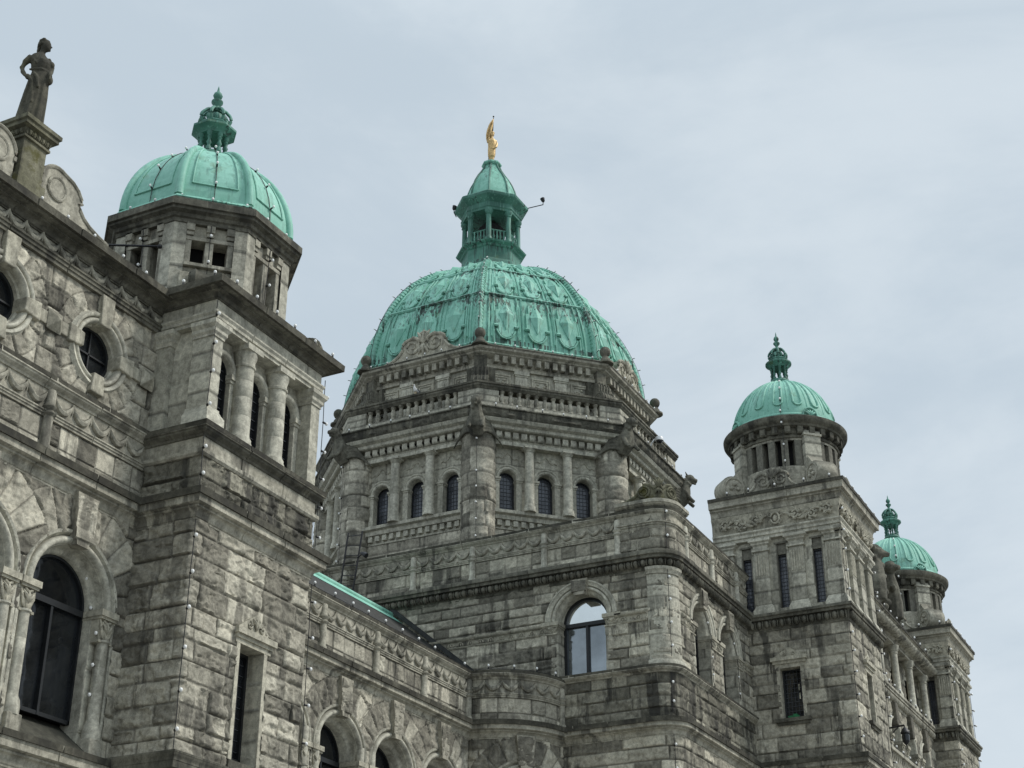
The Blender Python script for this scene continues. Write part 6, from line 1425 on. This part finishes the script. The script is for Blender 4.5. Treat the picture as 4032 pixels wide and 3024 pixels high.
string('bulbs up the right pilaster of the corner tower loggia', [(21.54, 14.92, 11.4), (21.54, 14.92, 14.8)], .50, (.06, -.01, 0), size=1.1)
for k, nm in ((0, 'left'), (1, 'middle'), (2, 'right')):
    fo = octface(ox, oy, 1.62, k); p = lambda z, n: fo.P(np.array([0.]), z, n)[0]
    string('bulbs down the %s visible face of the octagonal drum on the corner tower' % nm, [p(16.92, .04), p(16.0, -.02), p(15.3, -.02)], .42, tuple(np.r_[fo.nn * .05, 0]), size=1.05)
    fo = octface(ox, oy, 1, k); pts = [np.r_[np.array([ox, oy]) + fo.nn * (r * cos(pi / 8) + .015), z] for r, z in prof[3:-1]]
for k, nm in ((0, 'left'), (1, 'middle'), (2, 'right')):
    fo = octface(ox, oy, 1, k); dpr = [(1.74, 17.56)] + dome_pts(1.70, 17.56, 1.86); pts = [np.r_[np.array([ox, oy]) + fo.nn * (r * cos(pi / 8) + .02), z] for r, z in dpr[1:-1]]
    string('bulbs over the %s visible panel of the ribbed green dome' % nm, pts, .55, tuple(np.r_[fo.nn * .045, .03]), size=.95)
string('bulbs along the eave of the octagonal drum under the ribbed green dome', [tuple(np.r_[q, 17.45]) for q in [np.array(v) for v in octo(ox, oy, 1.66)][0:4]], .55, (0, 0, .04))
a1 = [(16.90 + .80 * cos(x), 16.42, 9.3 + .80 * sin(x)) for x in np.linspace(.15, 1.6, 8)]
string('bulbs inside the arch of the big window at the left edge', [(17.70, 16.20, 7.7), (17.68, 16.22, 9.2)] + a1, .45, (-.05, -.02, 0), size=1.05)
# gallery and central block
string('bulbs along the coping of the arcaded gallery', [(22.6, 17.90, 12.56), (32.9, 17.90, 12.56)], .70, (0, 0, .05), size=1.15)
string('bulbs along the coping of the curved corner bay', [tuple(np.r_[gp.P(np.array([u]), 0, .08)[0][:2], 12.56]) for u in np.linspace(11.5, gp.total - .1, 9)], .60, (0, 0, .05), size=1.15)
cc_ = cp.P(np.array([uA - RC * pi / 4]), 0, .0)[0][:2]; cn = np.array([-.70, -.71])
for (z0, z1, o_, nm) in ((7.6, 10.9, .03, 'below the main cornice'), (11.42, 12.45, .03, 'between the main cornice and the sill course'), (12.8, 15.15, .11, 'on the corner pilaster'), (15.7, 16.9, .12, 'on the raised parapet')):
    p = cc_ + cn * o_; string('bulbs up the central block corner ' + nm, [(*p, z0), (*p, z1)], .55, (-.04, -.04, 0), size=1.2)
for x, nm in ((37.62, 'first'), (39.68, 'second')): string('bulbs down the right jamb of the %s arched window beyond the rounded corner' % nm, [(x - .12, 13.2, 12.8), (x - .12, 13.2, 14.1), (x - .35, 13.25, 14.6)], .42, (-.04, -.02, 0), cable=True)
# octagonal tower
rr = 6.29 / cos(pi / 8)
for k, nm in ((0, 'left'), (1, 'centre'), (2, 'right')):
    an = pi + (k - 1 + .5) * pi / 4 - pi / 4 + pi / 4 * 0
    an = pi + (k - 1 - .5 + 1) * pi / 4 - pi / 4
    d_ = A_(cos(an), sin(an), 0); base = A_(cx, cy, 0) + d_ * (5.98 / cos(pi / 8) - .18 + .64)
    string('bulbs up the %s visible rough corner column of the octagonal tower' % nm, [base + A_(0, 0, 19.6), base + A_(0, 0, 23.7)], .56, tuple(d_ * .05), size=1.25)
oc_ = lambda W, z, i0=0, i1=4: [tuple(np.r_[np.array(v), z]) for v in octo(cx, cy, W)[i0:i1]]
string('bulbs on the rough cornice below the balustrade of the octagonal tower', oc_(6.66, 24.63, 0, 4), .82, (0, 0, .05), cable=False, size=1.25)
string('bulbs on the upper cornice at the foot of the main dome', oc_(5.82, 27.47, 0, 4), .72, (0, 0, .04), cable=False, size=1.25)
for k in (7, 0, 1, 2, 3):
    an = pi + (k - .5) * pi / 4; P = [(cx + (r + .13) * cos(an), cyd + (r + .13) * sin(an), z + .05) for r, z in DP[2:-1]]
    nm = {7: 'far left', 0: 'left', 1: 'central', 2: 'right', 3: 'far right'}[k]
    string('lamp sockets along the %s rope rib of the main dome' % nm, P, .62, (cos(an) * .09, sin(an) * .09, .03), size=.8, dark=True)
# round-domed towers
for dx, dy, nm, co2 in ((0, 0, 'nearer', 0), (15.02, .33, 'farther', 1)):
    X, Y = xa + dx - .03, ya + dy - .03; s_ = 1.2 if dx == 0 else 1.35
    string('bulbs up the rock-faced front corner of the %s round-domed tower' % nm, [(X, Y, 11.45), (X, Y, 15.0)], .55, (-.02, -.05, 0), size=s_)
    string('bulbs up the corner pilaster of the %s round-domed tower' % nm, [(X, Y - .02, 15.6), (X, Y - .03, 17.8), (X - .08, Y - .08, 18.6)], .55, (-.01, -.06, 0), size=s_)
    string('bulbs on the crown cornice of the %s round-domed tower' % nm, [(xa + dx - .30, yb + dy, 19.24), (xa + dx - .30, ya + dy - .30, 19.24), (xb + dx + .30, ya + dy - .30, 19.24)], .75, (0, 0, .05), cable=False, size=s_)
    an = pi + .25; p = lambda r, z: (TX + dx + r * cos(an), TY + dy + r * sin(an), z)
    string('bulbs from the dome down the drum of the %s round-domed tower' % nm, [p(.60, 23.38), p(1.12, 23.0), p(1.44, 22.5), p(1.60, 21.9), p(1.95, 21.62), p(1.60, 20.9), p(1.58, 19.9)], .55, (cos(an) * .05, sin(an) * .05, .01), size=s_)
    string('bulbs up the far right edge of the %s round-domed tower' % nm, [(xb + dx + .05, ya + dy - .02, 11.5), (xb + dx + .05, ya + dy - .02, 17.9)], .62, (.07, -.04, 0), size=s_)
    an = -.55; string('lamp sockets down the right side of the dome of the %s round-domed tower' % nm, [p2 for p2 in [(TX + dx + (r + .02) * cos(an), TY + dy + (r + .02) * sin(an), z) for r, z in dp[2:-2]]], .55, (cos(an) * .09, sin(an) * .09, .03), size=.9, dark=True)
string('bulbs along the crown cornice of the colonnaded wing', [(44.6, YW - .32, 18.08), (55.4, YW - .32, 18.08)], .8, (0, 0, .05), cable=False, size=1.3)
string('bulbs along the egg-and-dart ledge of the colonnaded wing', [(44.6, YW - .18, 15.56), (55.4, YW - .18, 15.56)], .7, (0, 0, .05), cable=False, size=1.3)
string('bulbs along the balcony rail of the colonnaded wing', [(44.6, YW - .40, 13.16), (55.4, YW - .40, 13.16)], .8, (0, 0, .05), cable=False, size=1.3)
# ------------------------------------------------------------------ camera, sky, light
cam = bpy.data.cameras.new('camera'); cam.lens = 6078 / 4032 * 36; cam.sensor_width = 36; cam.clip_end = 5000; cam.clip_start = .1
co = bpy.data.objects.new('camera', cam); COL.objects.link(co); co.location = (0, 0, 1.6)
co.rotation_euler = (radians(90 + 26.813), 0, radians(26.99 - 90)); sc.camera = co
w = bpy.data.worlds.new('World'); sc.world = w; w.use_nodes = True; t = w.node_tree; t.nodes.clear()
out = t.nodes.new('ShaderNodeOutputWorld'); bg = t.nodes.new('ShaderNodeBackground'); t.links.new(bg.outputs[0], out.inputs[0])
SUN_EL, SUN_AZ = radians(48), radians(-62)     # azimuth of the light measured from +X towards +Y
sky = t.nodes.new('ShaderNodeTexSky'); sky.sky_type = 'NISHITA'; sky.sun_disc = False; sky.sun_elevation = SUN_EL
sky.sun_rotation = pi / 2 - SUN_AZ
tc = t.nodes.new('ShaderNodeTexCoord'); v = tc.outputs['Generated']
sx = t.nodes.new('ShaderNodeSeparateXYZ'); t.links.new(v, sx.inputs[0]); el = sx.outputs[2]
n1 = noise(t, mapping(t, v, (1.0, 1.0, 2.2)), 2.1, 8, .60, .5); n2 = noise(t, mapping(t, v, (1, 1, 2.6), (3, 1, 2)), 5.5, 7, .55, .5)
m1 = mathn(t, 'ADD', mathn(t, 'MULTIPLY', n1, .7), mathn(t, 'MULTIPLY', n2, .3))
cl = mix(t, ramp(t, m1, (.40, .62, 0, 1)), (6.1, 7.1, 7.95), (7.4, 8.28, 8.95))
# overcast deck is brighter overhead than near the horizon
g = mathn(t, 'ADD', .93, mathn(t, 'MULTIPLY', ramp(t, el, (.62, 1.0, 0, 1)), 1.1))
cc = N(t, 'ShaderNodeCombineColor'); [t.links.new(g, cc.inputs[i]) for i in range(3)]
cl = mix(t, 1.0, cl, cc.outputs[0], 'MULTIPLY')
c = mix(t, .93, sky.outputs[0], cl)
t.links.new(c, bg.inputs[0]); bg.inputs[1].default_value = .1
sl = bpy.data.lights.new('sun', 'SUN'); sl.energy = 2.5; sl.angle = radians(15); sl.color = (1, .96, .90)
so = bpy.data.objects.new('sun', sl); COL.objects.link(so)
import mathutils
d = mathutils.Vector((-cos(SUN_EL) * cos(SUN_AZ), -cos(SUN_EL) * sin(SUN_AZ), -sin(SUN_EL)))
so.rotation_euler = d.to_track_quat('-Z', 'Y').to_euler(); so.location = (10, -20, 40)
vs = sc.view_settings; vs.view_transform = 'Standard'; vs.look = 'None'; vs.exposure = 0; vs.gamma = 1; vs.use_curve_mapping = False
sc.cycles.max_bounces = 6; sc.cycles.diffuse_bounces = 3
